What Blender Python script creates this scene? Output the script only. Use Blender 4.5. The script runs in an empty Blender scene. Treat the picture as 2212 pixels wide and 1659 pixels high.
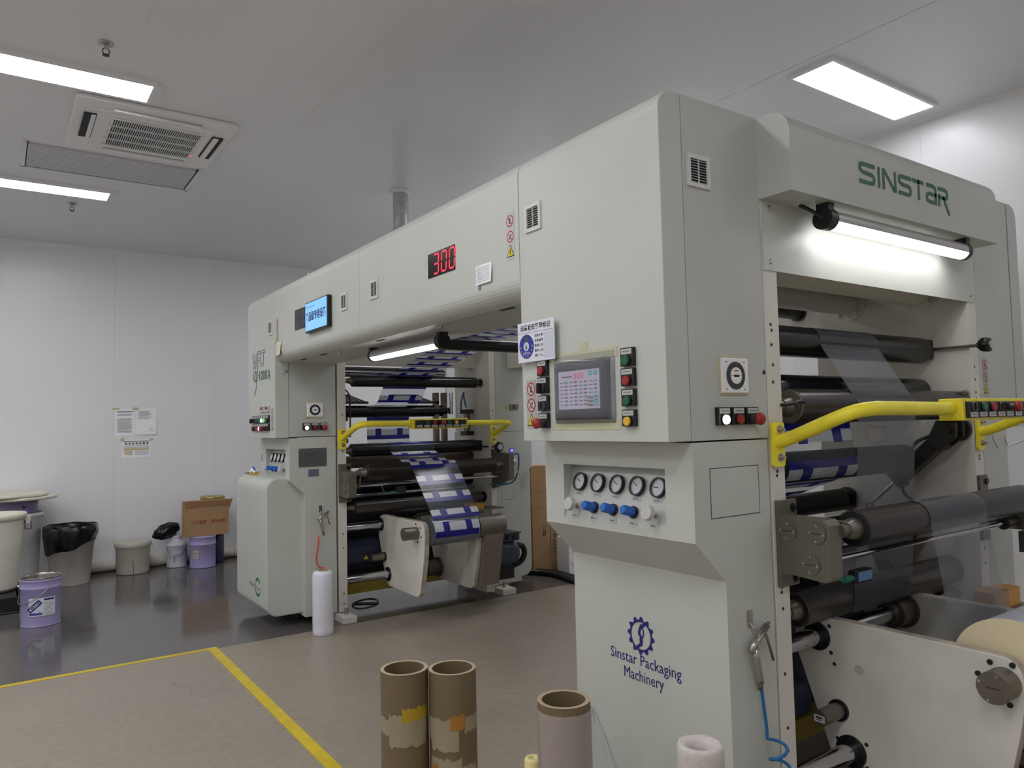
import bpy, bmesh, math, random
from mathutils import Vector, Matrix
random.seed(7)
scn = bpy.context.scene
COL = scn.collection
PI = math.pi

# ------------------------------------------------------------------ camera
FPX, YAW, PITCH, ROLL = 1607.19, math.radians(34.7872), math.radians(3.04757), math.radians(-1.2878)
fw = Vector((math.sin(YAW)*math.cos(PITCH), math.cos(YAW)*math.cos(PITCH), math.sin(PITCH)))
rt = Vector((math.cos(YAW), -math.sin(YAW), 0)); up = rt.cross(fw)
R_ = rt*math.cos(ROLL) + up*math.sin(ROLL); U_ = -rt*math.sin(ROLL) + up*math.cos(ROLL)
cam = bpy.data.cameras.new('camera'); camo = bpy.data.objects.new('camera', cam); COL.objects.link(camo)
cam.sensor_fit = 'HORIZONTAL'; cam.sensor_width = 36.0; cam.lens = FPX/2212*36.0; cam.clip_start = 0.05
camo.matrix_world = Matrix(((R_.x, U_.x, -fw.x, 0), (R_.y, U_.y, -fw.y, 0), (R_.z, U_.z, -fw.z, 1.5), (0, 0, 0, 1)))
scn.camera = camo

# ------------------------------------------------------------------ world, exposure
w = bpy.data.worlds.new('world'); scn.world = w; w.use_nodes = True
w.node_tree.nodes['Background'].inputs[0].default_value = (0.6, 0.62, 0.65, 1)
w.node_tree.nodes['Background'].inputs[1].default_value = 0.15
scn.view_settings.view_transform = 'Standard'; scn.view_settings.look = 'None'
scn.view_settings.gamma = 1.0; scn.view_settings.use_curve_mapping = False
scn.view_settings.exposure = 0.45
scn.cycles.max_bounces = 8; scn.cycles.diffuse_bounces = 5; scn.cycles.glossy_bounces = 3; scn.cycles.transmission_bounces = 4; scn.cycles.transparent_max_bounces = 8
scn.cycles.adaptive_threshold = 0.06; scn.cycles.use_light_tree = False
PANEL_E = 16.0      # ceiling panel diffuser emission
LAMP_E = 8.0        # tube lamps on the machine

# ------------------------------------------------------------------ materials
def lin(c):
    return tuple((x/12.92 if x <= .04045 else ((x+.055)/1.055)**2.4) for x in [v/255 for v in c])
MATS = {}
def mat(name, rgb, rough=.5, metal=0., spec=.5, var=0., vscale=3., bump=0., bscale=200., emit=None, estr=1., alpha=None, coat=0., rvar=0., detail=4):
    if name in MATS: return MATS[name]
    m = bpy.data.materials.new(name); m.use_nodes = True; MATS[name] = m
    nt = m.node_tree; N = nt.nodes; L = nt.links; b = N['Principled BSDF']
    c = lin(rgb)
    b.inputs['Base Color'].default_value = (*c, 1); b.inputs['Roughness'].default_value = rough
    b.inputs['Metallic'].default_value = metal; b.inputs['Specular IOR Level'].default_value = spec
    b.inputs['Coat Weight'].default_value = coat
    m.diffuse_color = (*c, 1)
    if var or bump or rvar: tc = N.new('ShaderNodeTexCoord')
    if var or rvar:
        n = N.new('ShaderNodeTexNoise'); n.inputs['Scale'].default_value = vscale; n.inputs['Detail'].default_value = detail
        L.new(tc.outputs['Object'], n.inputs['Vector'])
        if var:
            mr = N.new('ShaderNodeMapRange'); mr.inputs[1].default_value = .3; mr.inputs[2].default_value = .7
            mr.inputs[3].default_value = 1-var; mr.inputs[4].default_value = 1+var*.35
            L.new(n.outputs['Fac'], mr.inputs[0])
            mx = N.new('ShaderNodeVectorMath'); mx.operation = 'SCALE'; mx.inputs[0].default_value = c
            L.new(mr.outputs[0], mx.inputs['Scale']); L.new(mx.outputs[0], b.inputs['Base Color'])
        if rvar:
            m2 = N.new('ShaderNodeMapRange'); m2.inputs[1].default_value = .3; m2.inputs[2].default_value = .7
            m2.inputs[3].default_value = max(.02, rough-rvar); m2.inputs[4].default_value = rough+rvar
            L.new(n.outputs['Fac'], m2.inputs[0]); L.new(m2.outputs[0], b.inputs['Roughness'])
    if bump:
        n2 = N.new('ShaderNodeTexNoise'); n2.inputs['Scale'].default_value = bscale; n2.inputs['Detail'].default_value = 2
        L.new(tc.outputs['Object'], n2.inputs['Vector'])
        bp = N.new('ShaderNodeBump'); bp.inputs['Strength'].default_value = bump; bp.inputs['Distance'].default_value = .002
        L.new(n2.outputs['Fac'], bp.inputs['Height']); L.new(bp.outputs[0], b.inputs['Normal'])
    if emit:
        b.inputs['Emission Color'].default_value = (*lin(emit), 1); b.inputs['Emission Strength'].default_value = estr
        if estr < 3: m.cycles.emission_sampling = 'NONE'
    return m
def clear_film(name, rgb, dens, rough=.12):
    """thin plastic film: part see-through, part milky, with a sheen"""
    m = bpy.data.materials.new(name); m.use_nodes = True; MATS[name] = m
    nt = m.node_tree; N = nt.nodes; L = nt.links; N.remove(N['Principled BSDF']); out = N['Material Output']
    tr = N.new('ShaderNodeBsdfTransparent'); tr.inputs[0].default_value = (.93, .94, .95, 1)
    b = N.new('ShaderNodeBsdfPrincipled'); b.inputs['Base Color'].default_value = (*lin(rgb), 1); b.inputs['Roughness'].default_value = rough
    fr = N.new('ShaderNodeFresnel'); fr.inputs['IOR'].default_value = 1.35
    ad = N.new('ShaderNodeMath'); ad.operation = 'ADD'; ad.use_clamp = True; ad.inputs[1].default_value = dens
    L.new(fr.outputs[0], ad.inputs[0])
    mx = N.new('ShaderNodeMixShader'); L.new(ad.outputs[0], mx.inputs[0]); L.new(tr.outputs[0], mx.inputs[1]); L.new(b.outputs[0], mx.inputs[2])
    L.new(mx.outputs[0], out.inputs[0]); m.diffuse_color = (*lin(rgb), .5)
    return m
def printed_film(name, period, clear=.30):
    """printed web: UV u 0..1 across the width, v in metres along it: blue bars, white blocks, clear gaps"""
    m = bpy.data.materials.new(name); m.use_nodes = True; MATS[name] = m
    nt = m.node_tree; N = nt.nodes; L = nt.links; N.remove(N['Principled BSDF']); out = N['Material Output']
    uv = N.new('ShaderNodeUVMap'); sp = N.new('ShaderNodeSeparateXYZ'); L.new(uv.outputs[0], sp.inputs[0])
    def mth(op, a, b=None, c=None):
        n = N.new('ShaderNodeMath'); n.operation = op
        for i, v in enumerate((a, b, c)):
            if v is None: continue
            if isinstance(v, (int, float)): n.inputs[i].default_value = v
            else: L.new(v, n.inputs[i])
        return n.outputs[0]
    def inr(x, a, b): return mth('MULTIPLY', mth('GREATER_THAN', x, a), mth('LESS_THAN', x, b))
    u = sp.outputs[0]; v = mth('FRACT', mth('DIVIDE', sp.outputs[1], period))
    rowu = mth('FRACT', mth('ADD', mth('DIVIDE', u, .51), .353))           # blocks: half, whole, half
    white = mth('MULTIPLY', inr(v, .30, .62), inr(rowu, -.01, .725))
    blue = mth('MAXIMUM', inr(v, .08, .30), mth('MULTIPLY', inr(v, .08, .66), mth('SUBTRACT', 1.0, inr(rowu, -.01, .735))))
    nz = N.new('ShaderNodeTexNoise'); nz.inputs['Scale'].default_value = 60; L.new(uv.outputs[0], nz.inputs['Vector'])
    spots = mth('GREATER_THAN', nz.outputs['Fac'], .62)
    c1 = N.new('ShaderNodeMix'); c1.data_type = 'RGBA'
    c1.inputs['A'].default_value = (*lin((38, 44, 150)), 1); c1.inputs['B'].default_value = (*lin((226, 228, 236)), 1); L.new(white, c1.inputs['Factor'])
    c2 = N.new('ShaderNodeMix'); c2.data_type = 'RGBA'; c2.inputs['B'].default_value = (*lin((120, 128, 176)), 1)
    L.new(mth('MULTIPLY', mth('MULTIPLY', spots, white), .55), c2.inputs['Factor']); L.new(c1.outputs['Result'], c2.inputs['A'])
    b = N.new('ShaderNodeBsdfPrincipled'); L.new(c2.outputs['Result'], b.inputs['Base Color']); b.inputs['Roughness'].default_value = .22
    tl = N.new('ShaderNodeBsdfTranslucent'); L.new(c2.outputs['Result'], tl.inputs[0])
    pm = N.new('ShaderNodeMixShader'); pm.inputs[0].default_value = .25; L.new(b.outputs[0], pm.inputs[1]); L.new(tl.outputs[0], pm.inputs[2])
    tr = N.new('ShaderNodeBsdfTransparent'); tr.inputs[0].default_value = (.9, .92, .95, 1)
    gl = N.new('ShaderNodeBsdfPrincipled'); gl.inputs['Base Color'].default_value = (*lin((120, 125, 135)), 1); gl.inputs['Roughness'].default_value = .15
    cm = N.new('ShaderNodeMixShader'); cm.inputs[0].default_value = clear; L.new(tr.outputs[0], cm.inputs[1]); L.new(gl.outputs[0], cm.inputs[2])
    fac = mth('MAXIMUM', white, blue)
    mx = N.new('ShaderNodeMixShader'); L.new(fac, mx.inputs[0]); L.new(cm.outputs[0], mx.inputs[1]); L.new(pm.outputs[0], mx.inputs[2])
    L.new(mx.outputs[0], out.inputs[0]); m.diffuse_color = (.1, .12, .4, 1)
    return m
def grooved(name, rgb, rough, metal, scale, strength):
    """roller skin with fine rings round it (bands along X)"""
    m = mat(name, rgb, rough, metal); nt = m.node_tree; N = nt.nodes; L = nt.links; b = N['Principled BSDF']
    tc = N.new('ShaderNodeTexCoord'); wv = N.new('ShaderNodeTexWave'); wv.wave_type = 'BANDS'; wv.bands_direction = 'X'
    wv.inputs['Scale'].default_value = scale; L.new(tc.outputs['Object'], wv.inputs['Vector'])
    bp = N.new('ShaderNodeBump'); bp.inputs['Strength'].default_value = strength; bp.inputs['Distance'].default_value = .002
    L.new(wv.outputs['Fac'], bp.inputs['Height']); L.new(bp.outputs[0], b.inputs['Normal'])
    return m
def floor_material():
    m = bpy.data.materials.new('epoxy_floor'); m.use_nodes = True
    nt = m.node_tree; N = nt.nodes; L = nt.links; b = N['Principled BSDF']
    tc = N.new('ShaderNodeTexCoord'); sp = N.new('ShaderNodeSeparateXYZ'); L.new(tc.outputs['Object'], sp.inputs[0])
    n1 = N.new('ShaderNodeTexNoise'); n1.inputs['Scale'].default_value = 1.6; n1.inputs['Detail'].default_value = 6; L.new(tc.outputs['Object'], n1.inputs['Vector'])
    n2 = N.new('ShaderNodeTexNoise'); n2.inputs['Scale'].default_value = 22; n2.inputs['Detail'].default_value = 5; L.new(tc.outputs['Object'], n2.inputs['Vector'])
    st = N.new('ShaderNodeMath'); st.operation = 'GREATER_THAN'; st.inputs[1].default_value = 5.46; L.new(sp.outputs[1], st.inputs[0])
    def ramp(src, lo, hi):
        r = N.new('ShaderNodeMapRange'); r.inputs[1].default_value = .3; r.inputs[2].default_value = .7; r.inputs[3].default_value = lo; r.inputs[4].default_value = hi
        L.new(src, r.inputs[0]); return r.outputs[0]
    mixn = N.new('ShaderNodeMath'); mixn.operation = 'MULTIPLY'; L.new(ramp(n1.outputs['Fac'], .93, 1.05), mixn.inputs[0]); L.new(ramp(n2.outputs['Fac'], .90, 1.06), mixn.inputs[1])
    c = N.new('ShaderNodeMix'); c.data_type = 'RGBA'; c.inputs['A'].default_value = (*lin((151, 141, 126)), 1); c.inputs['B'].default_value = (*lin((94, 91, 89)), 1)
    L.new(st.outputs[0], c.inputs['Factor'])
    vm = N.new('ShaderNodeVectorMath'); vm.operation = 'SCALE'; L.new(c.outputs['Result'], vm.inputs[0]); L.new(mixn.outputs[0], vm.inputs['Scale']); L.new(vm.outputs[0], b.inputs['Base Color'])
    ro = N.new('ShaderNodeMix'); ro.data_type = 'FLOAT'; L.new(st.outputs[0], ro.inputs['Factor'])
    L.new(ramp(n1.outputs['Fac'], .26, .40), ro.inputs['A']); L.new(ramp(n1.outputs['Fac'], .07, .17), ro.inputs['B']); L.new(ro.outputs['Result'], b.inputs['Roughness'])
    bp = N.new('ShaderNodeBump'); bp.inputs['Strength'].default_value = .06; bp.inputs['Distance'].default_value = .004; L.new(n2.outputs['Fac'], bp.inputs['Height']); L.new(bp.outputs[0], b.inputs['Normal'])
    return m
M_GREY = mat('machine_paint', (198, 201, 192), .42, var=.05, vscale=2.2, bump=.16, bscale=420)
M_GREY2 = mat('machine_panel', (192, 195, 188), .45, var=.05, vscale=2.5, bump=.12, bscale=420)
M_CREAM = mat('frame_paint', (218, 214, 203), .45, var=.05, vscale=4)
M_ARM = mat('arm_paint', (224, 221, 210), .5, var=.12, vscale=5)
M_WORN = mat('worn_edge_paint', (196, 184, 168), .6, var=.35, vscale=14)
M_WALL = mat('wall_panel', (241, 241, 241), .27, var=.02, vscale=1.5)
M_CEIL = mat('ceiling_panel', (232, 232, 235), .28, var=.02, vscale=1.2)
M_SEAM = mat('panel_joint', (225, 225, 222), .5)
M_ROLL = grooved('roller_skin', (30, 28, 27), .27, .2, 55., .10)
M_ROLLB = grooved('roller_skin_brown', (42, 35, 31), .27, .25, 55., .12)
M_RUB = mat('black_rubber', (20, 20, 22), .45)
M_STEEL = mat('dull_steel', (128, 122, 112), .38, .75, var=.08, vscale=8)
M_STEEL2 = mat('bracket_plate', (118, 114, 100), .42, .45, var=.06, vscale=6)
M_CHROME = mat('chrome', (200, 200, 204), .12, 1.)
M_DSTEEL = mat('dark_steel', (72, 68, 64), .4, .7)
M_YEL = mat('yellow_paint', (255, 238, 62), .38, var=.12, vscale=18, bump=.25, bscale=60)
M_YEL2 = mat('old_yellow_paint', (170, 146, 62), .5, var=.15, vscale=9)
M_BLK = mat('black_plastic', (22, 22, 25), .38)
M_DGREY = mat('dark_grey_plastic', (62, 63, 68), .4)
M_WHITE = mat('white_plastic', (238, 238, 238), .4)
M_LABEL = mat('label_plate', (190, 190, 186), .4)
M_INK = mat('print_black', (24, 24, 28), .6)
M_INKG = mat('print_grey', (120, 120, 124), .6)
M_INKB = mat('print_navy', (28, 34, 112), .5)
M_INKGR = mat('print_green', (34, 98, 62), .5)
M_RED = mat('red_button', (158, 36, 38), .35)
M_GREEN = mat('green_button', (22, 96, 64), .35)
M_YBTN = mat('yellow_button', (226, 184, 52), .35)
M_WBTN = mat('lit_white_button', (250, 250, 250), .3, emit=(255, 255, 255), estr=1.6)
M_GBTN = mat('lit_green_button', (40, 230, 120), .3, emit=(60, 235, 130), estr=.8)
M_BLUE = mat('blue_knob', (28, 100, 190), .35)
M_SIGNW = mat('sign_white', (226, 228, 236), .4)
M_SIGNB = mat('sign_blue', (30, 40, 150), .4)
M_SIGNR = mat('sign_red', (176, 36, 56), .45)
M_SIGNY = mat('sign_yellow', (228, 206, 36), .45)
M_STICK = mat('sticker_grey', (176, 176, 172), .45)
M_PAPER = mat('paper', (252, 252, 254), .7)
M_NOTE = mat('paper_cream', (226, 220, 196), .7)
M_TAPE = mat('tape', (206, 200, 160), .3)
M_PURP = mat('purple_tin', (170, 160, 206), .3, var=.05, vscale=6)
M_PAIL = mat('cream_pail', (196, 192, 178), .5, var=.08, vscale=5)
M_VAT = mat('stained_white_plastic', (228, 224, 208), .5, var=.12, vscale=5)
M_VATG = mat('grey_plastic_bin', (178, 174, 168), .5, var=.12, vscale=5)
M_BAG = mat('black_bag', (16, 16, 18), .22)
M_CARD = mat('cardboard', (172, 138, 98), .75, var=.06, vscale=6)
M_CARD2 = mat('cardboard_edge', (150, 112, 76), .8)
M_CORE = mat('core_board', (116, 100, 74), .6, var=.08, vscale=7)
M_COREE = mat('core_end', (176, 160, 134), .75)
M_PEEL = mat('peeled_paper', (158, 146, 120), .75, var=.1, vscale=20)
M_OTAPE = mat('yellow_tape', (176, 146, 34), .4)
M_OTAPE2 = mat('amber_tape', (166, 116, 40), .4)
M_WRAP = mat('stretch_wrap', (226, 226, 236), .22, var=.06, vscale=12)
M_PVC = mat('pvc_pipe', (222, 216, 206), .4, var=.05, vscale=6)
M_NAVY = mat('motor_blue', (62, 70, 88), .42, var=.05, vscale=9)
M_DNAVY = mat('motor_dark_blue', (44, 50, 72), .4)
M_GALV = mat('galvanised', (186, 188, 190), .35, .45, var=.15, vscale=14)
M_HOSER = mat('red_hose', (226, 84, 62), .35)
M_HOSEB = mat('blue_hose', (28, 104, 160), .3)
M_AMBER = mat('amber_film', (206, 146, 44), .35)
M_FILMEND = mat('film_roll_end', (240, 227, 188), .4)
M_NICKEL = mat('nickel', (186, 182, 174), .22, .9)
M_DIFF = mat('diffuser', (255, 255, 255), .5, emit=(250, 250, 255), estr=PANEL_E)
M_DIFF2 = mat('diffuser_dim', (255, 255, 255), .5, emit=(248, 248, 255), estr=PANEL_E*.38)
M_TUBE = mat('tube_light', (255, 255, 255), .5, emit=(252, 252, 255), estr=LAMP_E)
M_LEDR = mat('led_red', (255, 30, 40), .4, emit=(255, 26, 48), estr=1.2)
M_LEDBG = mat('led_window', (30, 8, 14), .15)
M_SCRBL = mat('screen_blue', (120, 176, 236), .3, emit=(120, 180, 240), estr=.55)
M_HMI = mat('screen_mauve', (186, 174, 190), .3, emit=(190, 176, 194), estr=.24)
M_HMIT = mat('screen_teal', (112, 166, 170), .3, emit=(112, 168, 172), estr=.2)
M_HMIG = mat('screen_green', (104, 118, 92), .3, emit=(104, 118, 92), estr=.3)
M_HMIR = mat('screen_red', (196, 60, 70), .3, emit=(196, 60, 80), estr=.4)
M_BLUELIT = mat('lit_blue_lens', (90, 90, 255), .3, emit=(80, 80, 255), estr=2.5)
M_PLAQ = mat('etched_plate', (116, 114, 114), .35, .5, var=.08, vscale=30)
M_PLAQP = mat('violet_plate', (118, 116, 142), .4, .3)
M_GRILL = mat('grille_white', (214, 214, 210), .45)
M_SLOT = mat('dark_slot', (40, 40, 42), .7)
M_FILM = clear_film('clear_film', (132, 134, 142), .28)
M_FILM2 = clear_film('loose_clear_wrap', (205, 208, 216), .16, .06)
M_FILM3 = clear_film('crinkled_clear_wrap', (214, 216, 222), .26, .10)
M_GLASS = clear_film('gauge_glass', (220, 224, 228), .03, .04)
M_PRINT = printed_film('printed_web', .168)
M_PRINT2 = printed_film('printed_roll_skin', .22, .85)
M_FLOOR = floor_material()

# ------------------------------------------------------------------ mesh builder
def basis(d):
    d = Vector(d).normalized(); a = Vector((0, 0, 1)) if abs(d.z) < .9 else Vector((1, 0, 0))
    x = d.cross(a).normalized(); y = d.cross(x).normalized(); return x, y, d
class MB:
    def __init__(s): s.v = []; s.f = []; s.m = []; s.s = []; s.uv = {}
    def add(s, vs, fs, mi=0, sm=False):
        o = len(s.v); s.v += [Vector(p) for p in vs]
        for f in fs: s.f.append([i+o for i in f]); s.m.append(mi); s.s.append(sm)
        return s
    def box(s, x0, x1, y0, y1, z0, z1, mi=0):
        x0, x1 = min(x0, x1), max(x0, x1); y0, y1 = min(y0, y1), max(y0, y1); z0, z1 = min(z0, z1), max(z0, z1)
        return s.add([(x0,y0,z0),(x1,y0,z0),(x1,y1,z0),(x0,y1,z0),(x0,y0,z1),(x1,y0,z1),(x1,y1,z1),(x0,y1,z1)],
                     [(0,3,2,1),(4,5,6,7),(0,1,5,4),(1,2,6,5),(2,3,7,6),(3,0,4,7)], mi)
    def fbox(s, fr, a0, a1, b0, b1, w0, w1, mi=0):
        P = [fr.P(a, b, w) for w in (w0, w1) for b in (b0, b1) for a in (a0, a1)]
        return s.add(P, [(0,1,3,2),(4,6,7,5),(0,4,5,1),(2,3,7,6),(0,2,6,4),(1,5,7,3)], mi)
    def cyl(s, p0, p1, r, r1=None, seg=20, mi=0, caps=True, cmi=None):
        p0 = Vector(p0); p1 = Vector(p1); r1 = r if r1 is None else r1; x, y, d = basis(p1-p0)
        ring = [(math.cos(2*PI*i/seg), math.sin(2*PI*i/seg)) for i in range(seg)]
        A = [p0+(x*c+y*k)*r for c, k in ring]; B = [p1+(x*c+y*k)*r1 for c, k in ring]
        s.add(A+B, [(i, (i+1) % seg, seg+(i+1) % seg, seg+i) for i in range(seg)], mi, True)
        if caps:
            cm = mi if cmi is None else cmi
            if r > 1e-6: s.add(A, [tuple(range(seg))[::-1]], cm)
            if r1 > 1e-6: s.add(B, [tuple(range(seg))], cm)
        return s
    def pipe(s, p0, p1, ro, ri, seg=28, mi=0, emi=None):
        """hollow cylinder with ring ends"""
        p0 = Vector(p0); p1 = Vector(p1); x, y, d = basis(p1-p0); emi = mi if emi is None else emi
        ring = [(math.cos(2*PI*i/seg), math.sin(2*PI*i/seg)) for i in range(seg)]
        def rg(p, r): return [p+(x*c+y*k)*r for c, k in ring]
        for a, b, r in ((p0, p1, ro), (p1, p0, ri)):
            s.add(rg(a, r)+rg(b, r), [(i, (i+1) % seg, seg+(i+1) % seg, seg+i) for i in range(seg)], mi, True)
        for p in (p0, p1): s.add(rg(p, ro)+rg(p, ri), [(i, (i+1) % seg, seg+(i+1) % seg, seg+i) for i in range(seg)], emi)
        return s
    def lathe(s, c, prof, seg=28, mi=0, ax=(0, 0, 1), sx=1., sy=1.):
        c = Vector(c); x, y, d = basis(ax); n = len(prof); vs = []
        for r, h in prof:
            for i in range(seg):
                a = 2*PI*i/seg; vs.append(c+x*(math.cos(a)*r*sx)+y*(math.sin(a)*r*sy)+d*h)
        fs = [(j*seg+i, j*seg+(i+1) % seg, (j+1)*seg+(i+1) % seg, (j+1)*seg+i) for j in range(n-1) for i in range(seg)]
        return s.add(vs, fs, mi, True)
    def disc(s, c, r, ax, seg=24, mi=0):
        x, y, d = basis(ax); c = Vector(c)
        return s.add([c+(x*math.cos(2*PI*i/seg)+y*math.sin(2*PI*i/seg))*r for i in range(seg)], [tuple(range(seg))], mi)
    def sweep(s, path, r, seg=10, mi=0, closed=False):
        P = [Vector(p) for p in path]; n = len(P); vs = []
        t0 = (P[1]-P[0]).normalized(); x, y, _ = basis(t0); prev = t0
        for i in range(n):
            a = P[i-1] if (i > 0 or closed) else P[i]; b = P[(i+1) % n] if (i < n-1 or closed) else P[i]
            t = (b-a).normalized()
            q = prev.rotation_difference(t); x = q @ x; y = q @ y; prev = t
            for k in range(seg):
                g = 2*PI*k/seg; vs.append(P[i]+(x*math.cos(g)+y*math.sin(g))*r)
        m = n if closed else n-1
        fs = [(i*seg+k, i*seg+(k+1) % seg, ((i+1) % n)*seg+(k+1) % seg, ((i+1) % n)*seg+k) for i in range(m) for k in range(seg)]
        if not closed: fs += [tuple(range(seg))[::-1], tuple(range((n-1)*seg, n*seg))]
        return s.add(vs, fs, mi, True)
    def prism(s, poly, axis, a0, a1, mi=0, emi=None):
        def pt(u, v, a): return {'x': (a, u, v), 'y': (u, a, v), 'z': (u, v, a)}[axis]
        n = len(poly); A = [pt(u, v, a0) for u, v in poly]; B = [pt(u, v, a1) for u, v in poly]
        o = len(s.v); s.v += [Vector(p) for p in A+B]
        for i in range(n): s.f.append([o+i, o+(i+1) % n, o+n+(i+1) % n, o+n+i]); s.m.append(mi if emi is None else emi); s.s.append(False)
        for f in (tuple(range(n))[::-1], tuple(range(n, 2*n))): s.f.append([o+i for i in f]); s.m.append(mi); s.s.append(False)
        return s
    def ribbon(s, path, x0, x1, mi=0, v0=0.):
        """web of film: path of (y,z), from x0 to x1, with UVs (u across, v metres along)"""
        o = len(s.v); L = v0; pts = []
        for i, (y, z) in enumerate(path):
            if i: L += math.hypot(y-path[i-1][0], z-path[i-1][1])
            pts.append(L); s.v += [Vector((x0, y, z)), Vector((x1, y, z))]
        for i in range(len(path)-1):
            f = [o+2*i, o+2*i+1, o+2*i+3, o+2*i+2]; s.uv[len(s.f)] = [(0, pts[i]), (1, pts[i]), (1, pts[i+1]), (0, pts[i+1])]
            s.f.append(f); s.m.append(mi); s.s.append(True)
        return s
    def build(s, name, mats, parent=None, bevel=0., seg=2, angle=35, label=None, recalc=True, loc=None, **props):
        org = Vector(parent['_org']) if parent is not None else Vector(loc if loc is not None else s.base())
        me = bpy.data.meshes.new(name); me.from_pydata([tuple(p-org) for p in s.v], [], s.f)
        if not isinstance(mats, (list, tuple)): mats = [mats]
        for m in mats: me.materials.append(m)
        me.polygons.foreach_set('material_index', s.m); me.polygons.foreach_set('use_smooth', s.s)
        if s.uv:
            ul = me.uv_layers.new(name='UVMap')
            for fi, co in s.uv.items():
                for k, li in enumerate(me.polygons[fi].loop_indices): ul.data[li].uv = co[k]
        if recalc and not s.uv:
            bm = bmesh.new(); bm.from_mesh(me); bmesh.ops.recalc_face_normals(bm, faces=bm.faces); bm.to_mesh(me); bm.free()
        me.update()
        o = bpy.data.objects.new(name, me); COL.objects.link(o)
        if parent is not None: o.parent = parent
        else: o.location = org
        o['_org'] = tuple(org)
        if bevel:
            md = o.modifiers.new('bevel', 'BEVEL'); md.width = bevel; md.segments = seg; md.limit_method = 'ANGLE'; md.angle_limit = math.radians(angle)
        if label: o['label'] = label
        for k, val in props.items():
            if val is not None: o[k] = val
        return o
    def base(s):
        xs = [p.x for p in s.v]; ys = [p.y for p in s.v]; zs = [p.z for p in s.v]
        return ((min(xs)+max(xs))/2, (min(ys)+max(ys))/2, min(zs))
class Frame:
    """a plane to lay things on: P(along, up, out)"""
    def __init__(s, O, r, u, sg=1): s.O = Vector(O); s.r = Vector(r).normalized(); s.u = Vector(u).normalized(); s.n = s.r.cross(s.u); s.sg = sg
    def P(s, a, b, w=0.): return s.O + s.r*(s.sg*a) + s.u*b + s.n*w
def FX(x): return Frame((x, 0, 0), (0, -1, 0), (0, 0, 1), -1)   # along = world y, looking +X
def FY(y): return Frame((0, y, 0), (1, 0, 0), (0, 0, 1), 1)      # along = world x, looking +Y
def FZD(z): return Frame((0, 0, z), (1, 0, 0), (0, -1, 0), 1)    # underside of the ceiling
def thing(name, loc, label, cat, group=None):
    o = bpy.data.objects.new(name, None); COL.objects.link(o); o.location = loc; o.empty_display_size = .1
    o['_org'] = tuple(loc); o['label'] = label; o['category'] = cat
    if group: o['group'] = group
    return o
def text(name, body, fr, a0, a1, b0, b1, w, m, parent, bold=0., keep=False, **kw):
    """printed words fitted into the rectangle a0..a1 (left to right as read) x b0..b1"""
    cu = bpy.data.curves.new('t', 'FONT'); cu.body = body; cu.offset = bold; cu.resolution_u = 2; cu.align_x = 'LEFT'
    t = bpy.data.objects.new('t', cu); COL.objects.link(t); bpy.context.view_layer.update()
    me = bpy.data.meshes.new_from_object(t.evaluated_get(bpy.context.evaluated_depsgraph_get()))
    bpy.data.objects.remove(t); bpy.data.curves.remove(cu)
    xs = [v.co.x for v in me.vertices]; ys = [v.co.y for v in me.vertices]
    x0, x1, y0, y1 = min(xs), max(xs), min(ys), max(ys)
    sx = (a1-a0)/(x1-x0); sy = (b1-b0)/(y1-y0)
    b = MB(); b.add([fr.P(a0+(v.co.x-x0)*sx, b0+(v.co.y-y0)*sy, w) for v in me.vertices], [tuple(p.vertices) for p in me.polygons])
    bpy.data.meshes.remove(me)
    return b.build(name, m, parent, recalc=False, **kw)
def strokes(b, fr, lines, a0, a1, b0, b1, w, t, mi=0, cap=0.):
    """flat pen strokes: polylines in a 0..1 box, pen width t (metres), mitred"""
    for ln in lines:
        P = [Vector((a0+(a1-a0)*x, b0+(b1-b0)*y)) for x, y in ln]; n = len(P); L = []; R = []
        if cap: d0 = (P[0]-P[1]).normalized(); d1 = (P[-1]-P[-2]).normalized(); P[0] = P[0]+d0*cap; P[-1] = P[-1]+d1*cap
        sg = -1 if a1 < a0 else 1
        for i in range(n):
            d0 = (P[i]-P[i-1]).normalized() if i else None; d1 = (P[i+1]-P[i]).normalized() if i < n-1 else None
            if d0 is None: d0 = d1
            if d1 is None: d1 = d0
            nn = Vector((-(d0.y+d1.y), d0.x+d1.x)); nn = nn.normalized() if nn.length > 1e-6 else Vector((-d0.y, d0.x))
            k = max(.35, nn.dot(Vector((-d0.y, d0.x))))
            L.append(P[i]+nn*(t/2/k)); R.append(P[i]-nn*(t/2/k))
        b.add([fr.P(p.x, p.y, w) for p in L]+[fr.P(p.x, p.y, w) for p in R], [(i, i+1, n+i+1, n+i) for i in range(n-1)], mi)
    return b
def arc(cx, cy, r, a0, a1, n=10): return [(cx+r*math.cos(math.radians(a0+(a1-a0)*i/n)), cy+r*math.sin(math.radians(a0+(a1-a0)*i/n))) for i in range(n+1)]
def spline(pts, n=8):
    out = []; P = [Vector(p) for p in pts]
    for i in range(len(P)-1):
        p0 = P[max(i-1, 0)]; p1 = P[i]; p2 = P[i+1]; p3 = P[min(i+2, len(P)-1)]
        for k in range(n):
            t = k/n; out.append(.5*((2*p1)+(p2-p0)*t+(2*p0-5*p1+4*p2-p3)*t*t+(3*p1-p0-3*p2+p3)*t**3))
    out.append(P[-1]); return out

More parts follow.
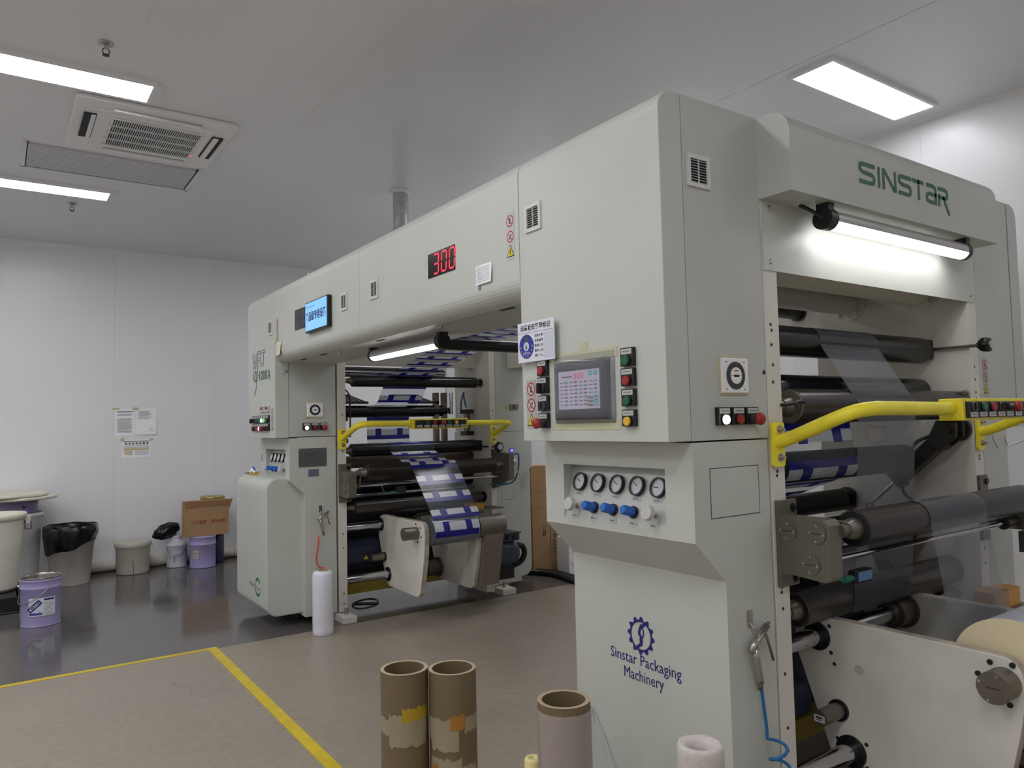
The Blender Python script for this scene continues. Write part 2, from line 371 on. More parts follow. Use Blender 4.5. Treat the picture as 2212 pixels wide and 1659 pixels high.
# ================================================================== the room
XL, XR, YN, YF, ZC = -3.2, 5.30, -3.4, 9.28, 3.548
def struct(name, b, m, **kw): return b.build(name, m, None, kind='structure', **kw)
fl = struct('floor', MB().box(XL-.1, XR+.1, YN-.1, YF+.1, -.1, 0), M_FLOOR, loc=(0, 0, 0))
M_LINE = mat('floor_line_yellow', (214, 188, 40), .4, var=.15, vscale=10)
MB().box(XL, 1.275, 5.455, 5.50, -.002, .0025).build('floor_line', M_LINE, fl, label='yellow line painted along the dark floor edge')
MB().box(1.215, 1.275, .2, 5.455, -.002, .0025).build('floor_line', M_LINE, fl, label='yellow line running toward the viewer')
ce = struct('ceiling', MB().box(XL-.1, XR+.1, YN-.1, YF+.1, ZC+.03, ZC+.13), M_SEAM, loc=(0, 0, ZC))
pw = 1.07; x = 3.81-7*pw; first = None
while x < XR:
    xa, xb = max(x, XL), min(x+pw, XR)
    for ya, yb in ((YN, -.07), (-.07, 2.32), (2.32, 4.71), (4.71, 7.10), (7.10, YF)):
        if xb-xa > .05: MB().box(xa+(.0022 if abs(xa-3.81) < .01 else .0003), xb-(.0022 if abs(xb-3.81) < .01 else .0003), ya+.0003, yb-.0003, ZC, ZC+.032).build('ceiling_panel', M_CEIL, ce)
    x += pw
for xs_, ya, yb in ((1.660, 2.6, 5.0), (1.690, 2.0, 4.2)): MB().box(xs_-.0018, xs_+.0018, ya, yb, ZC-.0012, ZC).build('sealant_line', M_SEAM, ce)
MB().box(3.808, 3.812, YN, YF, ZC+.012, ZC+.03).build('joint_gasket', M_SLOT, ce)
def wall(name, horiz, fixed, a0, a1, step, out):
    b = MB()
    if horiz == 'x': b.box(a0, a1, fixed+.03*out, fixed+.15*out, 0, ZC+.1)
    else: b.box(fixed+.03*out, fixed+.15*out, a0, a1, 0, ZC+.1)
    wl = struct(name, b, M_SEAM, loc=(0, fixed, 0) if horiz == 'x' else (fixed, 0, 0))
    s = 1.076 if horiz == 'x' else 2.55
    while s > a0: s -= step
    while s < a1:
        q0, q1 = max(s, a0)+.0006, min(s+step, a1)-.0006
        if q1-q0 > .03:
            p = MB()
            if horiz == 'x': p.box(q0, q1, fixed, fixed+.032*out, 0, ZC)
            else: p.box(fixed, fixed+.032*out, q0, q1, 0, ZC)
            p.build('wall_panel', M_WALL, wl)
        s += step
    return wl
wall('wall_back', 'x', YF, XL, XR, 1.053, 1)
wall('wall_right', 'y', XR, YN, YF, 1.053, 1)
wall('wall_left', 'y', XL, YN, YF, 1.053, -1)
wall('wall_front', 'x', YN, XL, XR, 1.053, -1)
def cove(n, a, b_, along, sx, sy):
    """hollow quarter-round strip between wall and ceiling"""
    r = .05; prof = [(0, 0)]+[(r-r*math.sin(t*PI/2/6), r-r*math.cos(t*PI/2/6)) for t in range(7)]
    bb = MB()
    if along == 'x': bb.prism([(YF-u, ZC-v) for u, v in prof], 'x', a, b_)
    else: bb.prism([(XR-u, ZC-v) for u, v in prof], 'y', a, b_)
    struct('trim_%d' % n, bb, M_WALL, label=None)
cove(1, XL, XR, 'x', 0, 0); cove(2, YN, YF-.06, 'y', 0, 0)

# ------------------------------------------------------------------ ceiling fittings
def panel_light(xa, xb, ya, yb, label, group=None):
    dm = M_DIFF2 if xa > 3 and ya < 4 else M_DIFF
    t = thing('ceiling_light', ((xa+xb)/2, (ya+yb)/2, ZC-.022), label, 'ceiling light', group)
    f = MB(); e = .022
    for q in ((xa-e, xb+e, ya-e, ya), (xa-e, xb+e, yb, yb+e), (xa-e, xa, ya, yb), (xb, xb+e, ya, yb)): f.box(*q, ZC-.022, ZC)
    f.build('frame', M_WHITE, t)
    MB().box(xa, xb, ya, yb, ZC-.016, ZC-.002).build('diffuser', dm, t)
    MB().box(xb+e, xb+e+.035, ya-.006, yb+.006, ZC-.016, ZC).build('end_cap', M_WHITE, t)
panel_light(-.43, .74, 4.695, 4.945, 'long bright ceiling light panel beside the air conditioner')
panel_light(-.43, .775, 7.04, 7.27, 'bright ceiling light strip nearest the back wall')
panel_light(3.91, 5.06, 2.34, 2.60, 'bright ceiling light panel above the near machine unit')
for xa, ya, lab in ((-.43, 2.34, 'ceiling light panel overhead to the left of the two cores'), (-.43, 0.0, 'ceiling light panel straight above the viewer'), (3.91, 0.0, 'ceiling light panel over the aisle before the near unit'),
                     (-.43, -2.35, 'ceiling light panel behind the viewer on the left'), (3.91, -2.35, 'ceiling light panel behind the viewer on the right'), (-2.6, 4.695, 'ceiling light panel on the left outer row level with the air conditioner'),
                     (-2.6, 2.34, 'ceiling light panel on the left outer row level with the near unit'), (-2.6, 7.04, 'ceiling light panel on the left outer row nearest the back wall'), (-2.6, 0., 'ceiling light panel on the left outer row beside the viewer'),
                     (3.91, 4.695, 'ceiling light panel hidden behind the near unit top'), (3.91, 7.04, 'ceiling light panel hidden behind the bridge')):
    panel_light(xa, xa+1.17, ya, ya+.26, lab)
# cassette air conditioner
ac = thing('air_conditioner', (.85, 5.51, ZC-.04), 'white cassette air conditioner set in the ceiling', 'air conditioner')
ax0, ax1, ay0, ay1 = .375, 1.325, 5.035, 5.99
def rrect(x0, x1, y0, y1, r, n=5):
    return arc(x1-r, y1-r, r, 0, 90, n)+arc(x0+r, y1-r, r, 90, 180, n)+arc(x0+r, y0+r, r, 180, 270, n)+arc(x1-r, y0+r, r, 270, 360, n)
ACZ = ZC-.04
MB().prism(rrect(ax0, ax1, ay0, ay1, .05), 'z', ACZ+.012, ZC-.001).build('cover_panel', M_WHITE, ac, bevel=.008)
MB().prism(rrect(ax0+.13, ax1-.13, ay0+.13, ay1-.13, .02), 'z', ACZ+.004, ACZ+.013).build('inner_panel', M_WHITE, ac)
gx0, gx1, gy0, gy1 = .60, 1.13, 5.26, 5.77
MB().box(gx0, gx1, gy0, gy1, ACZ+.002, ACZ+.006).build('grille_backing', M_SLOT, ac)
nsl = 40
for i in range(nsl+1):
    xx = gx0+(gx1-gx0)*i/nsl
    MB().box(xx-.0020, xx+.0020, gy0, gy1, ACZ-.006, ACZ+.004).build('slat', M_WHITE, ac)
for i in range(5):
    yy = gy0+(gy1-gy0)*i/4
    MB().box(gx0-.02, gx1+.02, yy-.006, yy+.006, ACZ-.006, ACZ+.003).build('cross_bar', M_WHITE, ac)
M_OUT = mat('outlet_shade', (176, 176, 176), .5)
for (q, flap) in (((.585, 1.10, 5.115, 5.185), (.585, 1.10, 5.12, 5.165)), ((.60, 1.13, 5.845, 5.905), (.60, 1.13, 5.86, 5.90)),
                  ((.435, .505, 5.27, 5.70), (.475, .50, 5.27, 5.70)), ((1.205, 1.275, 5.28, 5.72), (1.21, 1.245, 5.28, 5.72))):
    MB().box(*q, ACZ+.001, ACZ+.012).build('outlet_slot', M_OUT if q[1]-q[0] > .2 else M_SLOT, ac)
    MB().box(*flap, ACZ-.005, ACZ+.003).build('louvre_flap', M_WHITE, ac)
MB().fbox(FZD(ACZ), 1.147, 1.156, -5.715, -5.705, 0, .004).build('indicator_light', mat('indicator_red', (255, 90, 110), .4, emit=(255, 70, 100), estr=.7), ac)
# access hatch
h = thing('access_hatch', (.73, 6.38, ZC-.006), 'flat grey access hatch in the ceiling behind the air conditioner', 'hatch')
MB().prism(rrect(.165, 1.275, 6.12, 6.63, .012), 'z', ZC-.012, ZC-.001).build('panel', mat('hatch_panel', (206, 206, 210), .4), h)
hb = MB()
for q in ((.157, 1.287, 6.63, 6.648), (.157, .165, 6.10, 6.648), (1.275, 1.287, 6.10, 6.648)): hb.box(*q, ZC-.010, ZC-.001)
hb.build('gap', M_SLOT, h)
hf = MB()
for q in ((.13, 1.315, 6.648, 6.668), (.135, .157, 6.08, 6.668), (1.287, 1.315, 6.08, 6.668)): hf.box(*q, ZC-.014, ZC-.001)
hf.build('frame', M_CEIL, h)
for i in range(9):
    yy = 6.15+i*.054
    MB().box(.17, 1.27, yy, yy+.004, ZC-.0145, ZC-.012).build('rib', mat('hatch_rib', (190, 190, 196), .4), h)
def sprinkler(x, y, label):
    t = thing('sprinkler', (x, y, ZC-.075), label, 'sprinkler')
    MB().lathe((x, y, ZC), [(.0, -.001), (.036, -.001), (.036, -.006), (.014, -.012), (.0, -.012)]).build('escutcheon', M_NICKEL, t)
    MB().cyl((x, y, ZC-.012), (x, y, ZC-.032), .011).build('body', M_NICKEL, t)
    MB().sweep(spline([(x-.008, y, ZC-.03), (x-.017, y, ZC-.045), (x-.006, y, ZC-.064)]), .003, 6).sweep(spline([(x+.008, y, ZC-.03), (x+.017, y, ZC-.045), (x+.006, y, ZC-.064)]), .003, 6).build('frame_arm', M_DSTEEL, t)
    MB().lathe((x, y, ZC-.066), [(0, .002), (.017, .002), (.018, -.002), (0, -.003)], 16).build('deflector', M_DSTEEL, t)
sprinkler(.454, 4.327, 'small sprinkler head on the ceiling above the light panel')
sprinkler(.537, 7.588, 'small sprinkler head on the ceiling nearest the back wall')
# spiral duct from the machine up through the ceiling
d = thing('exhaust_duct', (2.875, 5.776, 2.574), 'galvanised spiral duct rising to the ceiling behind the bridge', 'duct')
MB().cyl((2.875, 5.776, 2.574), (2.875, 5.776, ZC), .066, seg=28).build('pipe', M_GALV, d)
for i in range(9):
    z0 = 2.62+i*.105
    MB().sweep([(2.875+.067*math.cos(a*PI/12), 5.776+.067*math.sin(a*PI/12), z0+.105*a/24) for a in range(25)], .0028, 5).build('spiral_seam', M_GALV, d)
MB().lathe((2.875, 5.776, ZC), [(.066, -.03), (.09, -.012), (.092, -.001)], 24).build('sealant_collar', M_SEAM, d)
MB().cyl((2.875, 5.776, 2.574), (2.875, 5.776, 2.61), .085).build('base_collar', M_GALV, d)

# ================================================================== along the back wall
class CylF:
    """wrap a label round a pail: along = arc length from the middle, up = world z"""
    def __init__(s, c, r, ang): s.c = Vector((c[0], c[1], 0)); s.r = r; s.a = ang
    def P(s, a, b, w=0.):
        t = s.a + a/s.r; return s.c+Vector((math.cos(t)*(s.r+w), math.sin(t)*(s.r+w), b))
class RotF:
    def __init__(s, f, a0, b0, ang): s.f = f; s.a0 = a0; s.b0 = b0; s.c = math.cos(ang); s.s = math.sin(ang)
    def P(s, a, b, w=0.): return s.f.P(s.a0+s.c*a-s.s*b, s.b0+s.s*a+s.c*b, w)
def patch(b, fr, a0, a1, b0, b1, w, mi=0, n=10):
    vs = []; 
    for i in range(n+1):
        a = a0+(a1-a0)*i/n; vs += [fr.P(a, b0, w), fr.P(a, b1, w)]
    return b.add(vs, [(2*i, 2*i+2, 2*i+3, 2*i+1) for i in range(n)], mi)
def vessel(b, c, rb, rt_, h, th=.004, rim=.006, seg=36, mi=0):
    b.lathe(c, [(0, .004), (rb, .004), (rb, 0), (rb, .01), (rt_, h-rim), (rt_+rim, h-rim), (rt_+rim, h), (rt_-th, h), (rb-th, .02), (0, .02)], seg, mi)
    return b
def wire(t, c, r, z, drop, ang, m=M_NICKEL, name='handle'):
    """bail handle hanging down one side"""
    p = []
    for i in range(13):
        q = PI*i/12; p.append((c[0]+math.cos(ang+PI/2)*r*math.cos(q)+math.cos(ang)*(r*1.03*math.sin(q)), c[1]+math.sin(ang+PI/2)*r*math.cos(q)+math.sin(ang)*(r*1.03*math.sin(q)), z-drop*math.sin(q)))
    MB().sweep(p, .003, 6).build(name, m, t)
# purple pail in front
c = (.314, 7.085, 0); t = thing('metal_pail', c, 'open light purple metal pail with a printed blue and white label', 'pail')
b = MB(); b.lathe(c, [(0, .006), (.139, .006), (.139, 0), (.137, .012), (.141, .285), (.146, .29), (.146, .298), (.142, .303), (.143, .345), (.147, .35), (.147, .358), (.143, .362), (.144, .37)], 40); b.build('body', M_PURP, t)
MB().lathe(c, [(.144, .366), (.149, .37), (.149, .378), (.143, .378), (.138, .36), (.136, .02), (0, .02)], 40).build('rim_lining', mat('tin_lining', (150, 146, 140), .25, .8), t)
cf = CylF(c, .1415, math.radians(-92))
patch(MB(), cf, -.088, .100, .085, .225, .0012).build('label', M_SIGNW, t, label='white and blue printed label')
rf = RotF(cf, -.045, .162, math.radians(42))
patch(MB(), rf, -.055, .055, -.020, .020, .0022).build('label_band', M_INKB, t)
text('label_print', '8720H', rf, -.044, .044, -.012, .012, .0034, M_SIGNW, t, bold=.02)
patch(MB(), cf, -.083, .008, .094, .112, .002).build('label_band', mat('label_blue', (70, 80, 160), .5), t)
text('label_print', 'A', cf, -.02, -.008, .118, .128, .002, M_INK, t)
patch(MB(), cf, .018, .092, .204, .217, .002).build('label_band', M_INKB, t)
lp = MB()
for i in range(9): patch(lp, cf, .02, .09-(i % 3)*.012, .095+i*.0112, .0975+i*.0112, .002, n=4)
lp.build('label_lines', M_INKG, t)
MB().cyl((c[0]-.146, c[1], .31), (c[0]-.158, c[1], .31), .012, seg=10).build('handle_ear', M_NICKEL, t)
wire(t, c, .152, .31, .13, math.radians(205))
# grey bin with black bag
c = (.632, 8.75, 0); t = thing('waste_bin', c, 'tall grey plastic bin lined with a black rubbish bag', 'bin')
vessel(MB(), c, .172, .225, .56).build('bin', M_VATG, t)
b = MB(); vs = []; seg = 44
for j in range(9):
    for i in range(seg):
        a = 2*PI*i/seg; low = .31+.13*(.5+.5*math.cos(a-.15))+.012*math.sin(5*a)
        k = j/8; z = .585+(low-.585)*k; r = (.172+.053*z/.56)+.010+.012*math.sin(PI*min(1, k*1.1))+.006*math.sin(9*a+3*k)+.004*math.sin(17*a-5*k)
        if j == 0: r -= .012; z += .004*math.sin(6*a)
        vs.append((c[0]+r*math.cos(a), c[1]+r*math.sin(a), z))
b.add(vs, [(j*seg+i, j*seg+(i+1) % seg, (j+1)*seg+(i+1) % seg, (j+1)*seg+i) for j in range(8) for i in range(seg)], 0, True)
b.lathe(c, [(.232, .584), (.205, .56), (.18, .30), (.0, .28)], seg); b.build('bag', M_BAG, t)
b = MB(); b.lathe((.655, 8.66, .52), [(0, .06), (.03, .035), (.05, 0), (0, -.02)], 9); b.build('rubbish', mat('blue_scrap', (70, 84, 150), .4), t)
# stained vats, pail with lids
c = (-.02, 8.06, .137); t = thing('plastic_vat', c, 'stained white plastic vat with a wire handle at the left edge', 'vat')
b = MB(); b.lathe(c, [(0, .004), (.195, .004), (.195, 0), (.20, .03), (.245, .60), (.245, .615), (.262, .62), (.266, .66), (.256, .67), (.244, .66), (.19, .02), (0, .02)], 44); b.build('body', M_VAT, t)
MB().box(.218, .268, 8.02, 8.09, .70, .77).build('handle_bracket', M_VAT, t, bevel=.004)
MB().sweep([(.225, 8.005, .735), (.228, 7.995, .655), (.275, 7.995, .66), (.27, 8.005, .725)], .005, 6).build('wire_handle', M_DSTEEL, t)
c = (.163, 8.92, 0); t = thing('plastic_vat', c, 'white plastic vat behind the stained one, a purple pail inside it', 'vat')
b = MB(); b.lathe(c, [(0, .004), (.20, .004), (.20, 0), (.205, .03), (.235, .69), (.246, .695), (.248, .722), (.236, .727), (.197, .02), (0, .02)], 44); b.build('body', mat('clean_white_plastic', (246, 246, 246), .45), t)
MB().lathe(c, [(0, .47), (.216, .47), (.212, .46)], 30).build('contents', M_VAT, t)
MB().sweep([(.395, 8.89, .705), (.415, 8.885, .70), (.417, 8.88, .64)], .008, 6).build('rim_hook', M_VAT, t)
c = (.195, 8.92, .471); t = thing('metal_pail', c, 'purple pail standing inside the white vat under the lids', 'pail')
b = MB(); b.lathe(c, [(0, 0), (.165, 0), (.168, .30), (.174, .305), (.174, .313), (.169, .318), (.17, .390), (0, .390)], 36); b.build('body', M_PURP, t)
MB().cyl((.235, 8.76, .79), (.238, 8.745, .79), .014, seg=12).build('handle_ear', M_DGREY, t)
c = (.155, 8.89, .862); t = thing('vat_lid', c, 'dirty cream plastic lid lying lowest on the purple pail', 'lid')
MB().lathe(c, [(0, 0), (.355, .0), (.37, .006), (.37, .026), (.355, .03), (0, .02)], 48).build('disc', M_VAT, t)
c = (.065, 8.88, .893); t = thing('vat_lid', c, 'dirty cream plastic lid with a raised ring on top of the pile', 'lid')
MB().lathe(c, [(0, .0), (.365, .0), (.38, .006), (.38, .028), (.365, .034), (.33, .032), (.31, .024), (.29, .032), (.25, .032), (.23, .02), (0, .02)], 48).build('disc', M_VAT, t)
t = thing('black_crate', (-.15, 8.0, 0), 'low black plastic crate on the floor at the left edge', 'crate')
b = MB().box(-.55, .185, 7.62, 8.37, 0, .02); 
for q in ((-.55, .185, 7.62, 7.65), (-.55, .185, 8.34, 8.37), (-.55, -.52, 7.65, 8.34), (.155, .185, 7.65, 8.34)): b.box(*q, .02, .135)
b.build('tray', M_BLK, t, bevel=.008)
MB().box(-.56, .195, 7.61, 8.38, .12, .135).build('rim', M_BLK, t)
# cream pail with lid
c = (1.225, 8.95, 0); t = thing('plastic_pail', c, 'cream plastic pail with a closed lid and a dark drip down it', 'pail')
MB().lathe(c, [(0, .003), (.155, .003), (.155, 0), (.158, .01), (.168, .275), (.172, .28), (.172, .31), (0, .31)], 40).build('body', M_PAIL, t)
MB().lathe(c, [(.178, .285), (.180, .29), (.180, .325), (.172, .335), (.165, .330), (0, .330)], 40).build('lid', M_PAIL, t)
pf = CylF(c, .1635, math.radians(-95))
b = MB(); strokes(b, pf, [[(0, 1), (.2, .7), (0.35, .4), (.3, 0)]], -.01, .015, .005, .165, .0015, .004); b.build('drip', M_INK, t)
MB().cyl((c[0]+.18, c[1]-.03, .27), (c[0]+.19, c[1]-.03, .27), .01, seg=10).build('handle_ear', M_PAIL, t)
# white can with black bag
c = (1.675, 9.02, 0); t = thing('paint_can', c, 'white metal can with a cone top and wire bail beside the purple tin', 'can')
b = MB(); b.lathe(c, [(0, .003), (.104, .003), (.106, 0), (.104, .01), (.104, .235), (.108, .24), (.104, .247), (.07, .29), (.05, .30), (.05, .325), (.054, .33), (.03, .345), (0, .346)], 36); b.build('body', mat('white_tin', (206, 206, 214), .35, var=.08, vscale=12), t)
MB().sweep([(c[0]-.11, c[1]-.02, .225), (c[0]-.09, c[1]-.10, .14), (c[0]+.02, c[1]-.118, .14), (c[0]+.10, c[1]-.06, .225)], .004, 6).build('bail', M_NICKEL, t)
pf = CylF(c, .104, math.radians(-100)); b = MB(); strokes(b, pf, [[(0, 0), (.5, .6), (.6, 1)]], -.03, -.02, .05, .12, .001, .006); strokes(b, pf, [[(0, 0), (.2, 1)]], .05, .055, .05, .10, .001, .004); b.build('smear', M_INK, t)
c = (1.575, 9.05, .395); b = MB(); vs = []; n1, n2 = 12, 20
for j in range(n1+1):
    for i in range(n2):
        th = PI*j/n1; a = 2*PI*i/n2; k = 1+.10*math.sin(5*a+3*th)+.07*math.sin(9*a-4*th)
        vs.append((c[0]+.135*k*math.sin(th)*math.cos(a), c[1]+.085*k*math.sin(th)*math.sin(a), c[2]+.080*k*math.cos(th)+.035*math.sin(th)*math.cos(a)))
b.add(vs, [(j*n2+i, j*n2+(i+1) % n2, (j+1)*n2+(i+1) % n2, (j+1)*n2+i) for j in range(n1) for i in range(n2)], 0, True)
b.build('rubbish_bag', M_BAG, None, label='crumpled black plastic bag slumped on the white can', category='bag')
# purple tin, navy drum, carton
c = (1.90, 8.80, 0); t = thing('metal_tin', c, 'closed purple metal tin on the floor under the brown carton', 'tin')
MB().lathe(c, [(0, .003), (.133, .003), (.135, 0), (.133, .01), (.133, .245), (.138, .25), (.138, .258), (.134, .263), (.134, .325), (.139, .33), (.139, .338), (0, .338)], 40).build('body', M_PURP, t)
pf = CylF(c, .1335, math.radians(-92)); patch(MB(), pf, -.13, -.075, .11, .205, .001, n=5).build('label', M_NOTE, t)
b = MB(); 
for i in range(5): patch(b, pf, -.127, -.082, .12+i*.014, .125+i*.014, .002, n=3)
patch(b, pf, -.128, -.08, .193, .2, .002, n=3); b.build('label_lines', M_INK, t)
c = (2.052, 9.02, 0); t = thing('steel_drum', c, 'dark navy drum with a brass coloured lid behind the brown carton', 'drum')
MB().lathe(c, [(0, .003), (.125, .003), (.127, 0), (.125, .01), (.125, .73), (0, .73)], 36).build('body', mat('navy_drum', (24, 26, 66), .3), t)
MB().lathe(c, [(.132, .72), (.134, .73), (.134, .748), (.128, .752), (0, .752)], 36).build('lid', mat('brass_lid', (176, 156, 104), .3, .7), t)
t = thing('carton', (1.935, 8.83, .339), 'brown cardboard carton with red Chinese print standing on the purple tin', 'carton')
b = MB().box(1.70, 2.165, 8.76, 8.885, .340, .725); b.build('box', M_CARD, t, bevel=.003)
MB().add([(2.165, 8.76, .60), (2.165, 8.76, .725), (2.20, 8.72, .735), (2.18, 8.74, .65)], [(0, 1, 2, 3)]).add([(1.70, 8.755, .725), (2.165, 8.755, .725), (2.165, 8.757, .66), (1.72, 8.757, .655)], [(0, 1, 2, 3)]).build('flap', M_CARD2, t)
text('print', '小心轻放，请勿倒置', FY(8.76), 1.775, 2.13, .475, .515, .002, mat('print_red', (166, 60, 48), .7), t, bold=.01)
# pipe along the wall
t = thing('drain_pipe', (1.6, 9.21, 0), 'white plastic drain pipe lying along the foot of the back wall', 'pipe')
MB().cyl((-2.6, 9.205, .062), (3.6, 9.205, .062), .056, seg=24).build('pipe', M_PVC, t)
for xx in (1.42, 2.33): MB().cyl((xx, 9.205, .064), (xx+.14, 9.205, .064), .063, seg=24).build('coupling', M_PVC, t)
# papers on the back wall
fb = FY(YF)
def sheet(name, a0, a1, b0, b1, label, cat, cx=0., tilt=.0, m=M_PAPER, fr=fb):
    t = thing(name, tuple(fr.P((a0+a1)/2, b0, 0)), label, cat)
    P = [(a0, b0), (a1, b0+tilt), (a1, b1+tilt), (a0, b1)]
    b = MB(); n = 8
    for i in range(n): 
        for k in (0, 1): pass
    vs = []
    for j in range(n+1):
        for i in range(n+1):
            u, v = i/n, j/n; vs.append(fr.P(a0+(a1-a0)*u, b0+(b1-b0)*v+tilt*u, .002+cx*math.sin(PI*u)*.006+cx*.01*(1-v)*u*u))
    b.add(vs, [(j*(n+1)+i, j*(n+1)+i+1, (j+1)*(n+1)+i+1, (j+1)*(n+1)+i) for j in range(n) for i in range(n)], 0, True)
    b.build('sheet', m, t, recalc=False)
    return t
def lines(t, fr, a0, a1, zs, wd=.0035, m=M_INKG, w=.006, jit=.0, name='print_lines'):
    b = MB()
    for z in zs:
        e = a1-(a1-a0)*jit*random.random(); b.fbox(fr, a0, e, z, z+wd, w, w+.0004)
    b.build(name, m, t)
t = sheet('notice_sheet', 1.081, 1.288, 1.463, 1.758, 'left one of two white printed notices taped on the back wall', 'notice')
lines(t, fb, 1.105, 1.265, [1.725], .006, M_INK); lines(t, fb, 1.108, 1.262, [1.70-i*.0125 for i in range(17) if i not in (2, 3)], jit=.25)
t = sheet('notice_sheet', 1.292, 1.501, 1.470, 1.764, 'right one of two white printed notices taped on the back wall', 'notice', cx=1.)
lines(t, fb, 1.315, 1.47, [1.735-i*.014 for i in range(7)], jit=.3, w=.012); lines(t, fb, 1.43, 1.47, [1.535, 1.515], w=.012)
MB().fbox(fb, 1.06, 1.13, 1.752, 1.772, .001, .0035).build('tape', M_TAPE, t); MB().fbox(fb, 1.26, 1.32, 1.75, 1.775, .012, .013).build('tape', M_TAPE, t)
t = sheet('notice_sheet', 1.152, 1.452, 1.212, 1.415, 'small landscape chart sheet taped under the two notices', 'notice')
lines(t, fb, 1.17, 1.43, [1.395], .006, mat('print_dgreen', (60, 96, 70), .6)); 
for i in range(7): lines(t, fb, 1.185+i*.036, 1.205+i*.036, [1.362], .022, M_INKG if i != 5 else M_INKGR)
lines(t, fb, 1.17, 1.43, [1.345, 1.33, 1.318], .0025); lines(t, fb, 1.17, 1.43, [1.302], .010, mat('marker_yellow', (214, 190, 70), .6)); lines(t, fb, 1.18, 1.26, [1.285, 1.27, 1.255], .008, mat('marker_pale', (206, 196, 130), .6)); lines(t, fb, 1.29, 1.42, [1.283, 1.268, 1.25], .003)
MB().fbox(fb, 1.14, 1.18, 1.40, 1.435, .001, .0035).build('tape', M_TAPE, t); MB().fbox(fb, 1.43, 1.475, 1.40, 1.425, .001, .0035).build('tape', M_TAPE, t)

# ================================================================== laminating machine: shared pieces
F1 = 1.7316; ZB, ZT = 1.430, 2.573
def button(par, fr, a0, a1, b0, b1, kind, leg='top', sub=True, name='push_button'):
    """black square switch block with a legend plate and its cap"""
    p = MB().fbox(fr, a0, a1, b0, b1, -.001, .014).build(name, M_BLK, par, bevel=.002)
    wd = abs(a1-a0); ht = b1-b0; tgt = p if sub else par
    if leg == 'top': l0, l1, cb = b1-.36*ht, b1-.07*ht, b0+.31*ht
    else: l0, l1, cb = b0+.06*ht, b0+.34*ht, b0+.66*ht
    s = (a1-a0)/wd
    MB().fbox(fr, a0+s*.10*wd, a1-s*.10*wd, l0, l1, .012, .0155).build('legend_plate', M_LABEL, tgt)
    b = MB(); b.fbox(fr, a0+s*.22*wd, a1-s*.22*wd, (l0+l1)/2-.0016, (l0+l1)/2+.002, .0155, .0158); b.build('legend_print', M_INKG, tgt)
    ca = (a0+a1)/2; r = .27*min(wd, ht*1.0)
    P = lambda w: fr.P(ca, cb, w)
    if kind in ('red', 'green', 'yellow', 'white', 'litgreen'):
        m = dict(red=M_RED, green=M_GREEN, yellow=M_YBTN, white=M_WBTN, litgreen=M_GBTN)[kind]
        MB().cyl(P(.013), P(.018), r*1.15, seg=18).build('bezel', M_BLK, tgt); MB().cyl(P(.018), P(.025), r, r*.92, seg=18).build('button_cap', m, tgt)
    elif kind == 'estop':
        MB().cyl(P(.013), P(.034), r*.85, seg=16).build('stem', M_DGREY, tgt)
        MB().lathe(P(.034), [(r*.8, 0), (r*1.3, .004), (r*1.35, .014), (r*1.1, .019), (0, .021)], 20, ax=fr.n).build('mushroom_cap', M_RED, tgt)
    elif kind == 'knob':
        MB().cyl(P(.013), P(.02), r*1.1, seg=16).build('bezel', M_DGREY, tgt)
        MB().fbox(fr, ca-r*.35, ca+r*.35, cb-r*1.2, cb+r*1.2, .02, .04).build('selector_lever', M_BLK, tgt, bevel=.003)
    elif kind == 'hole':
        MB().pipe(P(.013), P(.018), r*1.2, r*.9, 16).build('bezel', M_DGREY, tgt)
    return p
def grille(par, fr, a0, a1, b0, b1, n=9):
    s = 1 if a1 > a0 else -1; wd = abs(a1-a0); e = .13*wd; ht = b1-b0
    f = MB().fbox(fr, a0, a1, b0, b0+e, 0, .007).fbox(fr, a0, a1, b1-e, b1, 0, .007).fbox(fr, a0, a0+s*e, b0+e, b1-e, 0, .007).fbox(fr, a1-s*e, a1, b0+e, b1-e, 0, .007)
    p = f.build('vent_grille', M_GRILL, par)
    MB().fbox(fr, a0+s*e, a1-s*e, b0+e, b1-e, 0, .001).build('grille_backing', M_SLOT, p)
    MB().fbox(fr, (a0+a1)/2-.0015, (a0+a1)/2+.0015, b0+e, b1-e, .001, .006).build('mullion', M_GRILL, p)
    st = (ht-2*e)/n
    for i in range(n):
        z = b0+e+st*(i+.5); q0 = [fr.P(a, z-st*.16, .006) for a in (a0+s*e, a1-s*e)]; q1 = [fr.P(a, z+st*.10, .0012) for a in (a0+s*e, a1-s*e)]
        d = fr.u*.0015
        MB().add(q0+q1[::-1]+[v-d for v in q0]+[v-d for v in q1[::-1]], [(0, 1, 2, 3), (7, 6, 5, 4), (0, 4, 5, 1), (1, 5, 6, 2), (2, 6, 7, 3), (3, 7, 4, 0)]).build('slat', M_GRILL, p)
